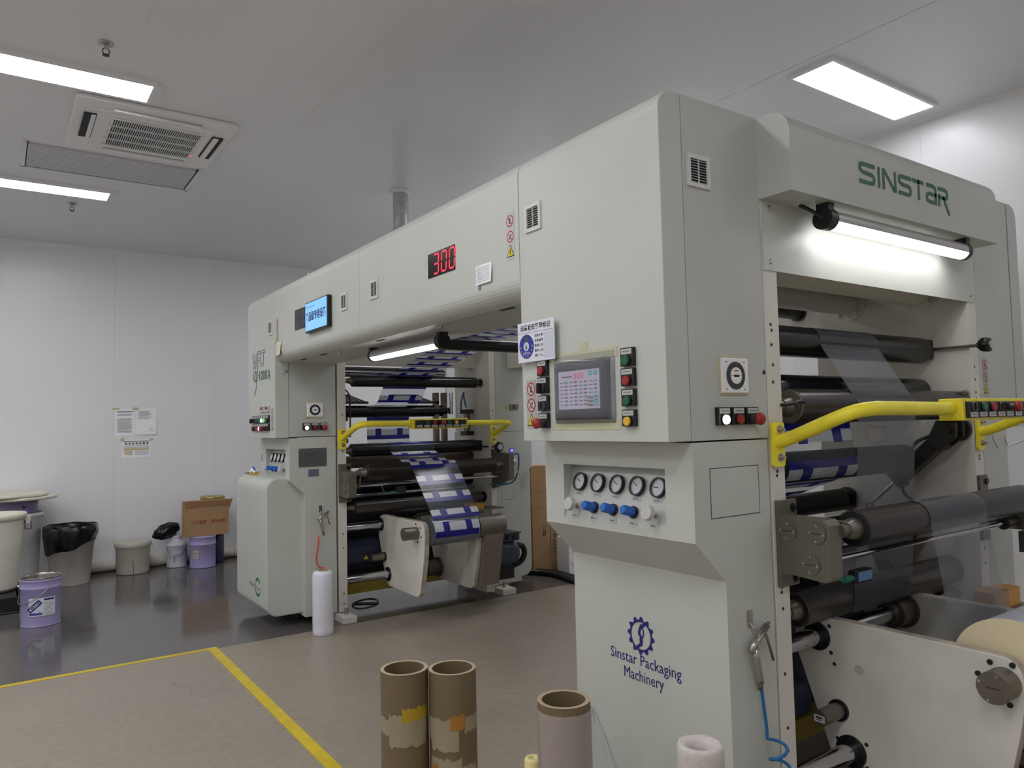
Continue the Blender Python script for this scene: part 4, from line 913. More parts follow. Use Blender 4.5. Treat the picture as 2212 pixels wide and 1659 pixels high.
# unwind: shafts and arms
for yy, zz, rr in ((1.767, .643, .033), (1.645, .241, .036)):
    s_ = MB().cyl((2.317, yy, zz), (3.768, yy, zz), rr, seg=28).build('cross_shaft', M_CHROME, un)
    MB().pipe((2.652, yy, zz), (2.666, yy, zz), rr*1.65, rr*1.02, 28).build('shaft_seal', M_BLK, s_)
    MB().pipe((3.20, yy, zz), (3.298, yy, zz), rr*1.9, rr*1.05, 28).pipe((3.17, yy, zz), (3.20, yy, zz), rr*1.4, rr*1.02, 24).pipe((3.285, yy, zz), (3.30, yy, zz), rr*2.3, rr*1.05, 28).build('shaft_sleeve', M_STEEL, s_)
ar = arm(un, 2.66, 2.705, 0, .722, None); arm(un, 3.30, 3.345, 0, .722, None)
p = MB().cyl((2.66, 1.688, .381), (2.53, 1.688, .381), .030, seg=24).build('lock_pin', M_STEEL, un)
MB().pipe((2.648, 1.688, .381), (2.66, 1.688, .381), .040, .030, 24).build('pin_seal', M_BLK, p)
MB().fbox(FX(2.53), 1.710, 1.666, .366, .392, 0, .001).build('pin_label', M_LABEL, p); MB().fbox(FX(2.53), 1.702, 1.676, .380, .386, .001, .0014).fbox(FX(2.53), 1.700, 1.680, .373, .376, .001, .0014).build('pin_print', M_INK, p)
p = MB().cyl((2.66, 1.108, .637), (2.578, 1.108, .637), .050, seg=32).build('chuck_cap', M_STEEL, un, bevel=.0)
for k in range(4): a = math.radians(90*k+20); MB().cyl((2.579, 1.108+.041*math.cos(a), .637+.041*math.sin(a)), (2.574, 1.108+.041*math.cos(a), .637+.041*math.sin(a)), .005, seg=8).build('cap_screw', M_CHROME, p)
MB().fbox(FX(2.578), 1.13, 1.086, .635, .639, 0, .0005).build('engraving', M_DSTEEL, p)
for k in range(7): a = math.radians(50*k+10); MB().cyl((2.661, 1.108+.078*math.cos(a), .637+.066*math.sin(a)), (2.655, 1.108+.078*math.cos(a), .637+.066*math.sin(a)), .009, seg=10).build('arm_bolt', M_BLK, un)
MB().disc((2.6592, 1.60, .553), .018, (-1, 0, 0), 20).build('arm_plug', mat('arm_plug_paint', (186, 186, 172), .4), un)
for yy, zz in ((1.715, .69), (1.712, .59), (1.70, .272), (1.585, .285), (1.585, .20), (1.70, .55)): MB().disc((2.6592, yy, zz), .008, (-1, 0, 0), 10).build('bolt_hole', M_SLOT, un)
MB().box(2.42, 3.70, 2.18, 2.40, .12, .60).build('dark_filler_box', M_DNAVY, un); MB().box(2.316, 3.77, 2.02, 2.10, .10, .19).build('base_beam', M_YEL2, un)  # dark navy box added to make the interior behind the arms dark
MB().cyl((2.33, 1.93, .36), (2.72, 1.93, .36), .085, seg=24).build('drive_motor', M_DNAVY, un)
MB().prism([(1.80, .50), (1.88, .50), (1.90, .38), (1.82, .40)], 'x', 2.36, 2.375).build('guide_plate', M_STEEL2, un)
for xx in (2.275, 3.813):
    MB().box(xx-.06, xx+.06, 1.46, 1.75, 0, .052).build('foot_block', M_CREAM, un, bevel=.004); MB().cyl((xx, 1.55, .052), (xx, 1.55, .09), .016, seg=12).build('levelling_bolt', M_NICKEL, un)
    MB().box(xx-.06, xx+.06, 2.2, 2.45, 0, .07).build('foot_block', M_CREAM, un, bevel=.004)
for xx in (2.1, 3.99): MB().box(xx-.08, xx+.08, 1.8, 2.3, 0, .075).build('column_plinth', M_DGREY, un)

# ================================================================== bridge between the units
br = thing('bridge_enclosure', (1.97, 4.03, 2.005), 'long rounded grey bridge housing spanning the two machine units', 'machine housing')
def bridge_poly(R=.07, Rb=.078, x0=F1, x1=2.21, zb=2.005):
    P = [(x1, zb)]+[(x0+Rb-Rb*math.sin(a*PI/2/8), zb+Rb-Rb*math.cos(a*PI/2/8)) for a in range(9)]
    return P+[(x0+R-R*math.cos(a*PI/2/7), ZT-R+R*math.sin(a*PI/2/7)) for a in range(8)]+[(x1, ZT)]
for ya, yb in ((2.421, 4.029), (4.032, 5.628)): MB().prism(bridge_poly(), 'y', ya, yb).build('bridge_panel', M_GREY, br, bevel=.002, angle=50)
MB().box(1.80, 2.20, 2.43, 5.62, 2.0035, 2.012).build('soffit_plate', M_GREY2, br)
for ya in (2.62, 3.93, 4.85, 5.25): MB().box(1.83, 1.85, ya, ya+.10, 2.0005, 2.004).build('soffit_slot', M_SLOT, br)
for yy in (3.30, 4.66): MB().cyl((1.86, yy, 2.004), (1.86, yy, 1.992), .010, seg=10).build('soffit_screw', M_NICKEL, br)
ld = MB().fbox(FXf, 3.186, 2.928, 2.215, 2.333, -.001, .003).build('speed_display', M_LEDBG, br, label='red digital display reading 300')
SEG = {'a': ((0, 1), (1, 1)), 'b': ((1, 1), (1, .5)), 'c': ((1, .5), (1, 0)), 'd': ((0, 0), (1, 0)), 'e': ((0, 0), (0, .5)), 'f': ((0, .5), (0, 1)), 'g': ((0, .5), (1, .5))}
for k, segs in enumerate(('abgcd', 'abcdef', 'abcdef')):
    ya = 3.128-k*.075
    for s_ in segs:
        (u0, v0), (u1, v1) = SEG[s_]; du, dv = (u1-u0)*.10, (v1-v0)*.10
        b = MB(); sh = lambda u, v: (ya-.045*u-.006*v, 2.228+.093*v)
        p0 = sh(u0+du, v0+dv); p1 = sh(u1-du, v1-dv); d_ = Vector((p1[0]-p0[0], p1[1]-p0[1])).normalized(); n_ = Vector((-d_.y, d_.x))*.0042
        b.add([FXf.P(p0[0]+n_.x, p0[1]+n_.y, .0036), FXf.P(p1[0]+n_.x, p1[1]+n_.y, .0036), FXf.P(p1[0]-n_.x, p1[1]-n_.y, .0036), FXf.P(p0[0]-n_.x, p0[1]-n_.y, .0036)], [(0, 1, 2, 3)])
        b.build('digit_segment', M_LEDR, ld, recalc=False)
grille(br, FXf, 3.870, 3.767, 2.214, 2.32); grille(br, FXf, 4.310, 4.210, 2.210, 2.315)
sticker(br, FXf, 2.508, 2.452, 2.172, 2.371, sheet=False)
pq = MB().fbox(FXf, 5.157, 4.86, 2.190, 2.331, 0, .004).build('name_plate', mat('name_plate_dark', (58, 60, 64), .35, .4), br)
M_PLT = mat('name_plate_print', (104, 106, 112), .4, .3)
b = MB(); strokes(b, FXf, [[(.5+.5*math.cos(2*PI*i/20), .5+.5*math.sin(2*PI*i/20)) for i in range(21)], [(.3, .95), (.45, .5), (.35, .05)], [(.7, .95), (.6, .5), (.7, .05)]], 5.135, 5.05, 2.20, 2.315, .005, .008); b.build('plate_logo', M_PLT, pq, recalc=False)
text('plate_print', '鑫仕', FXf, 5.025, 4.885, 2.262, 2.315, .0045, M_PLT, pq); text('plate_print', 'SINST', FXf, 5.025, 4.885, 2.21, 2.245, .0045, M_PLT, pq)
b = MB().sweep(spline([(1.855, 5.22, 2.573), (1.855, 5.22, 2.60), (1.855, 5.225, 2.625)]), .008, 8); b.box(1.845, 1.875, 5.19, 5.215, 2.573, 2.592); b.build('lifting_stub', M_NICKEL, br)
b = MB(); b.prism([(2.74, 2.573), (2.76, 2.573)], 'y', 0, 1) if False else None
# rear housing on the far side
rbh = thing('bridge_enclosure', (4.1, 4.03, 2.005), 'rear bridge housing seen through the gap behind the rollers', 'machine housing')
for ya, yb in ((2.421, 4.029), (4.032, 5.628)): MB().prism([(5.822-u, v) for u, v in bridge_poly(x1=1.96)], 'y', ya, yb).build('bridge_panel', M_CREAM, rbh, bevel=.002, angle=50)
# web carrying roller under the bridge
pr = thing('web_roller', (3.0, 4.70, 2.04), 'dark roller hung across under the bridge ahead of the far unit', 'roller')
MB().cyl((2.215, 4.70, 2.095), (3.855, 4.70, 2.095), .047, seg=32).build('roller_body', M_ROLL, pr)
for xx in (2.212, 3.846): MB().cyl((xx, 4.70, 2.095), (xx+.012, 4.70, 2.095), .055, seg=24).build('bearing_flange', M_DSTEEL, pr)
pr2 = thing('web_roller', (3.0, 2.60, 2.06), 'second roller under the bridge hidden behind the near unit', 'roller')
MB().cyl((2.215, 2.60, 2.115), (3.855, 2.60, 2.115), .045, seg=32).build('roller_body', M_ROLL, pr2)
for xx in (2.212, 3.846): MB().cyl((xx, 2.60, 2.115), (xx+.012, 2.60, 2.115), .055, seg=24).build('bearing_flange', M_DSTEEL, pr2)
# monitor on the bridge
mo = thing('monitor', (1.72, 4.67, 2.137), 'flat blue screen with large black Chinese words on the bridge front', 'monitor')
MB().fbox(FXf, 4.872, 4.462, 2.135, 2.338, .001, .030).build('casing', M_BLK, mo, bevel=.004)
MB().fbox(FXf, 4.862, 4.472, 2.146, 2.330, .030, .0308).build('screen', M_SCRBL, mo)
text('screen_print', '食品级专用设备', FXf, 4.855, 4.482, 2.205, 2.270, .0316, M_INK, mo, bold=.03); text('screen_print', '无锡广新包装有限公司', FXf, 4.845, 4.68, 2.296, 2.306, .0316, M_INK, mo)
# papers
t = sheet('paper_form', 2.752, 2.620, 2.107, 2.192, 'small printed form taped on the bridge below the warning signs', 'paper form', cx=.7, fr=FXf)
lines(t, FXf, 2.742, 2.632, [2.118+i*.010 for i in range(7)], .0012, M_INKG, .010); b = MB(); b.fbox(FXf, 2.715, 2.714, 2.11, 2.185, .010, .0104); b.build('rule', M_INKG, t)
MB().fbox(FXf, 2.73, 2.715, 2.085, 2.112, .001, .003).build('tape', M_INKG, t)
t = sheet('paper_note', 5.608, 5.470, 2.045, 2.145, 'cream paper note taped at the corner of the far unit', 'paper note', cx=1.2, m=M_NOTE, fr=FXf, tilt=.004)
lines(t, FXf, 5.59, 5.49, [2.07+i*.016 for i in range(4)], .0012, M_INKG, .013, .4); MB().fbox(FXf, 5.625, 5.50, 2.14, 2.152, .001, .004).build('tape', mat('olive_tape', (170, 164, 104), .4), t)
# status board
sb_ = thing('status_board', (1.73, 2.29, 1.737), 'white equipment status board with a blue dial and black Chinese heading', 'sign')
MB().fbox(FXf, 2.412, 2.178, 1.738, 1.895, .018, .023).build('board', M_SIGNW, sb_, bevel=.001)
text('heading', '设备状态管理标识', FXf, 2.392, 2.20, 1.862, 1.886, .0235, M_INK, sb_, bold=.02)
MB().fbox(FXf, 2.412, 2.178, 1.8525, 1.8537, .023, .0234).build('rule', M_INKB, sb_)
cy_, cz_ = 2.353, 1.800; MB().cyl(FXf.P(cy_, cz_, .0232), FXf.P(cy_, cz_, .0244), .047, seg=40).build('blue_dial', M_SIGNB, sb_); MB().cyl(FXf.P(cy_, cz_, .0244), FXf.P(cy_, cz_, .0250), .0175, seg=28).build('dial_centre', M_SIGNW, sb_)
b = MB(); strokes(b, FXf, [[(.3, 0), (.3, .45), (0, .45), (.5, 1), (1, .45), (.7, .45), (.7, 0), (.3, 0)], [(.5, 0), (.5, .5)]], cy_+.008, cy_-.008, cz_-.012, cz_+.012, .0256, .0022); b.build('dial_arrow', M_INK, sb_, recalc=False)
MB().fbox(FXf, cy_+.015, cy_-.015, cz_+.022, cz_+.038, .0244, .0248).build('dial_window', mat('dial_green', (60, 84, 60), .5), sb_)
text('dial_print', '设备状态', FXf, cy_+.021, cy_-.021, cz_-.030, cz_-.021, .0250, M_SIGNW, sb_)
for k, ch in enumerate('待工停人员修保运'): 
    a = math.radians(185+k*25); ya, za = cy_-.038*math.cos(a), cz_+.038*math.sin(a)
    text('dial_print', ch, FXf, ya+.0045, ya-.0045, za-.0045, za+.0045, .0250, M_SIGNW, sb_)
for k, s_ in enumerate(('设备名称:', '设备编号:', '管理人员:', '操作人员:', '责任人:')): text('field_print', s_, FXf, 2.300, 2.243, 1.838-k*.0195-.006, 1.838-k*.0195+.006, .0234, M_INK, sb_, bold=.01)
pk = MB().fbox(FXf, 2.240, 2.184, 1.748, 1.846, .0232, .0238).build('card_pocket', mat('pocket_clear', (206, 212, 226), .2), sb_)

# ================================================================== tube lamps
def tube_lamp(name, p0, p1, rr, label, mount, dirv):
    t = thing(name, tuple((Vector(p0)+Vector(p1))/2), label, 'lamp')
    p0, p1 = Vector(p0), Vector(p1); d_ = (p1-p0).normalized(); q0, q1 = p0+d_*.045, p1-d_*.03
    # upper reflector half and lower glowing half
    x = d_; upv = Vector((0, 0, 1)); sd = x.cross(upv).normalized(); n = 12
    def half(a0, a1, r): return [Vector((0, 0, 0))+(sd*math.cos(math.radians(a0+(a1-a0)*i/n))+upv*math.sin(math.radians(a0+(a1-a0)*i/n)))*r for i in range(n+1)]
    def strip(pts, nm, m, lab=None): b = MB(); k = len(pts); b.add([q0+p for p in pts]+[q1+p for p in pts], [(i, i+1, k+i+1, k+i) for i in range(k-1)], 0, True); return b.build(nm, m, t, label=lab, recalc=False)
    strip(half(-20, 200, rr), 'housing', mat('lamp_housing', (176, 174, 172), .3, .3)); strip(half(205, 345, rr*.98), 'tube', M_TUBE, 'glowing white tube')
    MB().cyl(p0, q0, rr*1.12, seg=24).build('end_cap', M_BLK, t); MB().cyl(q1, p1, rr*1.05, seg=24).build('end_cap', M_BLK, t)
    for q in (p0+d_*.02, p1-d_*.015):
        w_ = .018 if q == p0+d_*.02 else .018
        c = q+upv*rr*.9
        vs = [c+d_*a+sd*b_+upv*z for z in (-.02, mount-c.z+0) for a in (-.018, .018) for b_ in (-.025, .025)]
        MB().add(vs, [(0, 1, 3, 2), (4, 6, 7, 5), (0, 4, 5, 1), (2, 3, 7, 6), (0, 2, 6, 4), (1, 5, 7, 3)]).build('bracket', M_BLK, t)
    return t
t = tube_lamp('tube_lamp', (2.47, 1.548, 2.222), (3.56, 1.548, 2.222), .036, 'lit white tube lamp under the hood of the near unit', 2.279, 0)
MB().sweep(spline([(2.475, 1.548, 2.225), (2.46, 1.58, 2.255), (2.42, 1.605, 2.278)]), .007, 8).build('cable', M_BLK, t)
t = tube_lamp('tube_lamp', (1.985, 3.49, 1.955), (1.985, 4.42, 1.955), .036, 'lit tube lamp hanging under the bridge', 2.004, 0)
MB().sweep(spline([(1.985, 4.42, 1.955), (1.98, 4.45, 1.965), (1.985, 4.44, 1.99), (1.99, 4.42, 2.003)]), .005, 8).build('cable', M_BLK, t)

# ================================================================== far unit
YL = 5.63; uf = thing('laminator_unit', (3.0, 6.0, 0), 'far grey laminating machine unit at the other end of the bridge', 'machine')
FYl = FY(YL)
MB().prism(door_poly(), 'y', YL+.002, 6.352).build('cabinet_door', M_GREY, uf, bevel=.003)
MB().box(1.839, 2.208, YL, 6.352, ZB+.006, ZT).build('cabinet_body', M_GREY2, uf, bevel=.002)
lowf = [(1.9, 1.431), (2.205, 1.431), (2.205, .065), (1.955, .065), (1.955, .995), (1.838, 1.103), (1.9, 1.103)]
MB().prism(lowf, 'y', YL, 6.375).build('column', M_GREY, uf)
gauges(uf, YL, 6.375, (6.165, 6.07, 5.98, 5.885, 5.79), False)
bc = [(1.97, .085), (1.77, .085)]+[(1.77-.09*math.sin(a*PI/2/6), .175-.09*math.cos(a*PI/2/6)) for a in range(1, 7)]+[(1.77-.09*math.cos(a*PI/2/6), 1.035+.09*math.sin(a*PI/2/6)) for a in range(7)]+[(1.97, 1.125)]
MB().prism(bc, 'y', 5.70, 6.53).build('side_cabinet', M_GREY, uf, bevel=.012, seg=3, angle=50)
fc = FX(1.68); b = MB()
strokes(b, fc, [arc(.5, .5, .5, 35, 145, 10)], 5.985, 5.855, .22, .345, .001, .020); strokes(b, fc, [arc(.5, .5, .5, 215, 325, 10)], 5.985, 5.855, .22, .345, .001, .020); b.build('origin_mark', mat('print_leaf_green', (40, 130, 70), .5), uf, recalc=False, label='green arcs of a made in China mark')
text('origin_print', 'Made in', fc, 6.15, 6.02, .270, .300, .001, M_INKG, uf); text('origin_print', 'I', fc, 6.0, 5.985, .245, .305, .001, M_INK, uf, bold=.03); text('origin_print', 'China', fc, 5.965, 5.85, .262, .288, .001, M_INKG, uf)
# rear
MB().box(3.725, 4.244, YL, 6.352, ZB+.006, ZT).build('cabinet_body', M_GREY2, uf, bevel=.002); MB().prism([(6.0936-u, v) for u, v in door_poly()], 'y', YL, 6.352).build('cabinet_door', M_GREY2, uf, bevel=.003)
MB().prism([(3.725, 1.43), (4.115, 1.43), (4.115, 1.10), (3.97, .995), (3.97, .065), (3.725, .065)], 'y', YL, 6.375).build('column', M_GREY2, uf)
MB().prism([(4.145 if False else 6.105-u-.28, v) for u, v in bc], 'y', 5.70, 6.53).build('side_cabinet', M_GREY2, uf, bevel=.012, seg=3, angle=50)
zs = (1.60, 1.33, 1.31, .66, .55, .20, .12)
frame_side(uf, 2.222, 2.292, YL, 6.21, .06, 2.282, [(2.262, z) for z in zs]); frame_side(uf, 3.66, 3.722, YL, 6.21, .06, 2.282, [(3.69, z) for z in (1.62, 1.34)])
MB().box(2.225, 3.72, YL+.002, 6.35, 2.30, ZT-.002).build('top_cover', M_GREY2, uf); MB().box(2.293, 3.659, 5.86, 5.90, 2.02, 2.30).build('header_plate', M_CREAM, uf)
# lettering on the front door
b = MB(); pen = [([(0, 1), (.26, 0), (.5, .72), (.74, 0), (1, 1)], 6.223, 6.105), ([(0, -.9), (0, 1), (.75, 1), (1, .82), (1, .68), (.75, .5), (.1, .5)], 6.085, 5.995), ([(.45, .5), (1, 0)], 6.085, 5.985), ([(0, 1), (1, 1)], 6.00, 5.872), ([(.62, 1), (.62, .25), (.45, .03), (.2, 0), (0, .12)], 5.985, 5.882)]
for ln, ya, yb in pen: strokes(b, FXf, [ln], ya, yb, 2.008, 2.113, .001, .023, 0)
for ln, ya, yb in pen: strokes(b, FXf, [ln], ya, yb, 2.008, 2.113, .0018, .0125, 1)
b.build('model_lettering', [M_INKB, M_GREY], uf, recalc=False, label='blue outlined model lettering')
text('model_lettering', 'i', FXf, 6.197, 6.180, 1.89, 1.972, .0012, M_INKGR, uf, bold=.01)
b = MB(); strokes(b, FXf, [[(.5+.5*math.cos(2*PI*i/18), .5+.5*math.sin(2*PI*i/18)) for i in range(19)]], 6.160, 6.105, 1.885, 1.965, .001, .015)
strokes(b, FXf, [[(0, 1), (.1, .55), (.5, .2), (1, 0)]], 6.102, 6.172, 1.776, 1.935, .001, .012); strokes(b, FXf, [[(0, 0), (1, 0)], [(0, 1), (1, 1)]], 6.085, 6.05, 1.915, 1.935, .001, .007); b.build('model_lettering', M_INKGR, uf, recalc=False)
text('model_lettering', '1000', FXf, 6.035, 5.825, 1.885, 1.965, .001, M_INKGR, uf, bold=.02); text('model_lettering', 'A', FXf, 5.812, 5.745, 1.882, 1.962, .001, M_INKB, uf, bold=.02)
grille(uf, FXf, 5.792, 5.682, 2.222, 2.335); sticker(uf, FXf, 5.722, 5.678, 1.485, 1.664)
sticker(br, FXf, 5.592, 5.540, 2.155, 2.331)
for ya in (5.995, 5.862):
    p = MB().fbox(FXf, ya, ya-.100, 1.634, 1.679, 0, .012).build('counter', M_LABEL, uf); MB().fbox(FXf, ya-.012, ya-.080, 1.650, 1.674, .012, .0125).build('counter_window', mat('counter_red', (120, 44, 44), .3), p); MB().fbox(FXf, ya-.02, ya-.08, 1.682, 1.692, 0, .002).build('counter_tag', M_NOTE, p)
for row, ks in ((0, ('knob', 'hole', 'green', 'green', 'white', 'litgreen', 'red')), (1, ('red', 'hole', 'red', 'white', 'yellow', 'estop', 'hole'))):
    for i, k in enumerate(ks): ya = 6.205-i*.0635; button(uf, FXf, ya, ya-.060, 1.549-row*.063, 1.607-row*.063, k)
dial_meter(uf, FYl, 1.974, 2.100, 1.588, 1.694)
for x0_, k in ((1.940, 'white'), (2.007, 'red'), (2.074, 'estop')): button(uf, FYl, x0_, x0_+.058, 1.485, 1.541, k)
p = MB().fbox(FYl, 1.908, 2.130, 1.203, 1.345, 0, .003).build('rating_plate', M_PLAQ, uf); lines(p, FYl, 1.95, 2.09, [1.235+i*.014 for i in range(6)], .002, M_DSTEEL, .003, .3)
for a, z in ((1.918, 1.213), (2.12, 1.215), (1.918, 1.335), (2.12, 1.335)): screw(p, FY(YL-.003), a, z, .004)
MB().fbox(FYl, 1.983, 2.066, 1.128, 1.183, 0, .0025).build('maker_plate', M_PLAQP, uf)
MB().fbox(FYl, 1.783, 1.807, 1.913, 1.959, 0, .003).fbox(FYl, 1.788, 1.802, 1.920, 1.952, .003, .0045).build('door_latch', M_LABEL, uf); holes(uf, FYl, [(1.822, 1.935)], .006)
MB().fbox(FX(1.838), 6.345, 6.335, 1.235, 1.29, 0, .002).build('hinge_slot', M_DSTEEL, uf)
# rear panel details
b = MB(); b.add([FYl.P(3.815, 1.628, .0015), FYl.P(3.86, 1.628, .0015), FYl.P(3.8375, 1.674, .0015)], [(0, 1, 2)], 0); b.fbox(FYl, 3.835, 3.840, 1.636, 1.655, .002, .0024, 1); b.build('warning_triangle', [M_SIGNY, M_INK], uf, recalc=False)
p = MB().fbox(FYl, 3.872, 3.972, 1.622, 1.678, 0, .004).build('lock_plate', M_STEEL, uf); MB().fbox(FYl, 3.915, 3.93, 1.636, 1.668, .004, .006).build('keyhole', M_BLK, p)
p = MB().fbox(FYl, 3.87, 3.91, 1.235, 1.275, 0, .003).build('indicator', M_BLK, uf); MB().fbox(FYl, 3.876, 3.904, 1.241, 1.269, .003, .006).build('blue_lens', M_BLUELIT, p, label='lit blue lens')
b = MB()
for q in ((3.765, 3.905, .81, .8125), (3.765, 3.7675, .81, .89), (3.9025, 3.905, .81, .89)): b.fbox(FYl, *q, 0, .0008)
b.build('panel_gap', M_SLOT, uf)
rail(uf, YL-.002, 2.256, 3.69, 5.265, 2.70, 3.205, ('hole', 'green', 'red', 'estop', 'green', 'yellow', 'hole'))
# rollers
roller(uf, 5.774, 1.881, .048, 2.409, 3.599, M_ROLL, ext=(.115, .06), flange=.04, disc_m=M_DSTEEL)
roller(uf, 6.02, 1.975, .045, 2.295, 3.40, M_CHROME)
roller(uf, 6.06, 1.634, .052, 2.30, 3.435, M_ROLL, ext=(0, .06), flange=.03, disc_m=M_RUB)
roller(uf, 5.797, 1.309, .054, 2.402, 3.595, M_ROLL, ext=(.11, .05), disc_m=M_DSTEEL)
MB().box(3.60, 3.658, 5.765, 5.83, 1.26, 1.355).build('bearing_block', M_DSTEEL, uf, bevel=.004)
p = MB().cyl((3.63, 5.765, 1.30), (3.70, 5.57, 1.295), .008, seg=10).build('adjusting_rod', M_DSTEEL, uf)
n = 36; vs = []
for yy, rr in ((5.57, .03), (5.56, .043), (5.54, .043), (5.532, .032)):
    for i in range(n): a = 2*PI*i/n; r_ = rr*(1+(.10*math.cos(7*a) if rr > .04 else 0)); vs.append((3.70+r_*math.cos(a), yy, 1.295+r_*math.sin(a)))
MB().add(vs, [(j*n+i, j*n+(i+1) % n, (j+1)*n+(i+1) % n, (j+1)*n+i) for j in range(3) for i in range(n)], 0, True).disc((3.70, 5.532, 1.295), .032, (0, -1, 0)).build('hand_wheel', M_BLK, p); MB().cyl((3.70, 5.532, 1.295), (3.70, 5.528, 1.295), .026, seg=20).build('wheel_scale', M_LABEL, p)
roller(uf, 5.97, 1.205, .052, 2.30, 3.65, mat('brown_roller', (92, 74, 60), .5, .2), disc_m=M_RUB)
roller(uf, 5.99, 1.02, .075, 2.30, 3.65, M_RUB, disc_m=M_RUB); roller(uf, 5.93, .925, .02, 2.30, 3.65, M_CHROME)
roller(uf, 5.75, .845, .048, 2.405, 3.613, mat('grey_roller', (84, 80, 76), .34, .5), ext=(.11, .05), flange=.045, disc_m=M_DSTEEL)
roller(uf, 5.95, .74, .045, 2.30, 3.65, M_RUB, disc_m=M_RUB)
roller(uf, 5.42, 1.147, .062, 2.365, 3.546, M_ROLLB, ext=(.075, .12), disc_m=M_RUB)
bk = bracket(uf, 2.224, 2.292, YL, 0)
for yy, zz in ((5.58, 1.105), (5.465, 1.11), (5.49, 1.02)):
    MB().cyl((2.224, yy, zz), (2.219, yy, zz), .034, seg=24).build('cap', M_STEEL2, bk)
MB().prism([(5.455, 1.18), (5.41, 1.18), (5.455, 1.02), (5.49, 1.02)], 'x', 2.32, 2.333).build('swing_lever', M_STEEL, uf, bevel=.004)
MB().cyl((2.292, 5.48, 1.045), (3.665, 5.48, 1.045), .014, seg=16).build('guide_rod', M_CHROME, uf)
rbk = MB().prism([(5.46, .99), (5.35, 1.02), (5.35, 1.24), (5.55, 1.25), (YL, 1.28), (YL, .93), (5.60, .93)], 'x', 3.665, 3.72).build('idler_bracket', M_STEEL2, uf, bevel=.003)
MB().cyl((3.72, 5.42, 1.16), (3.77, 5.42, 1.16), .035, seg=14).box(3.735, 3.775, 5.38, 5.45, 1.07, 1.14).cyl((3.755, 5.40, 1.10), (3.80, 5.36, 1.04), .007, seg=8).build('tension_valve', M_NICKEL, rbk)
MB().sweep(spline([(3.745, 5.40, 1.22), (3.80, 5.40, 1.23), (3.815, 5.42, 1.12), (3.79, 5.45, 1.0), (3.70, 5.48, .965), (3.60, 5.55, .97)]), .007, 8).build('air_hose', M_HOSEB, rbk)
se = MB().box(2.72, 2.80, 5.60, 5.63, .955, 1.0).build('edge_sensor', M_DGREY, uf); MB().sweep(spline([(2.72, 5.615, .97), (2.62, 5.62, .965), (2.60, 5.64, 1.02)]), .006, 8).build('sensor_cable', mat('teal_cable', (40, 120, 104), .4), se)
# inner works
dp = MB().cyl((2.292, 5.98, 2.12), (3.66, 5.98, 2.12), .075, seg=24).build('cross_tube', M_CREAM, uf); MB().cyl((3.66, 5.98, 2.12), (3.645, 5.98, 2.12), .115, seg=28).build('tube_flange', M_CREAM, dp)
for xx in (3.315, 3.40): MB().box(xx, xx+.045, 6.02, 6.07, .9, 1.80).build('steel_upright', M_STEEL, uf, bevel=.003)
MB().cyl((3.47, 5.99, 1.60), (3.47, 5.99, 1.80), .016, seg=14).build('lever_handle', M_CHROME, uf)
cp = MB().cyl((3.60, 5.93, 1.43), (3.60, 5.93, 1.60), .030, seg=20).build('air_cylinder', M_STEEL, uf)
for zz in (1.40, 1.60): MB().box(3.555, 3.645, 5.885, 5.975, zz, zz+.04).build('cylinder_head', M_DSTEEL, cp)
for dx in (-.036, .036): MB().cyl((3.60+dx, 5.895, 1.44), (3.60+dx, 5.895, 1.60), .005, seg=8).build('tie_rod', M_NICKEL, cp)
MB().sweep(spline([(3.60, 5.94, 1.66), (3.59, 5.96, 1.75), (3.60, 5.98, 1.80), (3.585, 6.0, 1.72), (3.58, 6.0, 1.60)]), .008, 8).build('air_hose', M_HOSEB, uf)
cp = MB().cyl((2.345, 5.85, 1.40), (2.345, 5.85, 1.55), .022, seg=16).build('air_cylinder', M_STEEL, uf)
for zz in (1.37, 1.55): MB().box(2.31, 2.385, 5.81, 5.89, zz, zz+.035).build('cylinder_head', M_STEEL, cp)
MB().sweep(spline([(2.30, 5.80, 1.84), (2.36, 5.78, 1.80), (2.385, 5.77, 1.72), (2.385, 5.77, 1.42)]), .006, 8).build('cable', M_BLK, uf)
# slotted tread plates
for xa, xb in ((2.30, 2.66), (3.06, 3.36)):
    g = MB().box(xa, xb, 6.42, 6.45, 1.78, 1.80).box(xa, xb, 6.02, 6.05, 1.70, 1.72).build('slotted_plate', M_DSTEEL, uf)
    nx = int((xb-xa)/.05)
    for i in range(nx+1): MB().prism([(6.03, 1.705), (6.44, 1.785), (6.44, 1.795), (6.03, 1.715)], 'x', xa+i*.05, xa+i*.05+.008).build('slat', M_DGREY, g)
    for j in range(9): yy = 6.06+j*.043; zz = 1.711+j*.0086; MB().box(xa, xb, yy, yy+.018, zz-.002, zz+.003).build('slat', M_DGREY, g)
# unwind shafts, arms, motors
for yy, zz, rr in ((5.79, .684, .033), (5.665, .293, .036)):
    s_ = MB().cyl((2.292, yy, zz), (3.66, yy, zz), rr, seg=24).build('cross_shaft', M_CHROME, uf)
    MB().pipe((2.652, yy, zz), (2.666, yy, zz), rr*1.6, rr*1.02, 24).build('shaft_seal', M_BLK, s_)
    MB().pipe((3.0, yy, zz), (3.13, yy, zz), rr*1.9, rr*1.05, 24).pipe((2.97, yy, zz), (3.0, yy, zz), rr*1.45, rr*1.02, 20).pipe((3.11, yy, zz), (3.13, yy, zz), rr*2.3, rr*1.05, 24).build('shaft_sleeve', M_STEEL, s_)
arm(uf, 2.66, 2.705, 3.978, .768, None); arm(uf, 3.135, 3.175, 3.978, .768, None)
p = MB().cyl((2.66, 5.73, .426), (2.54, 5.73, .426), .030, seg=20).build('lock_pin', M_STEEL, uf); MB().pipe((2.648, 5.73, .426), (2.66, 5.73, .426), .038, .03, 20).build('pin_seal', M_BLK, p)
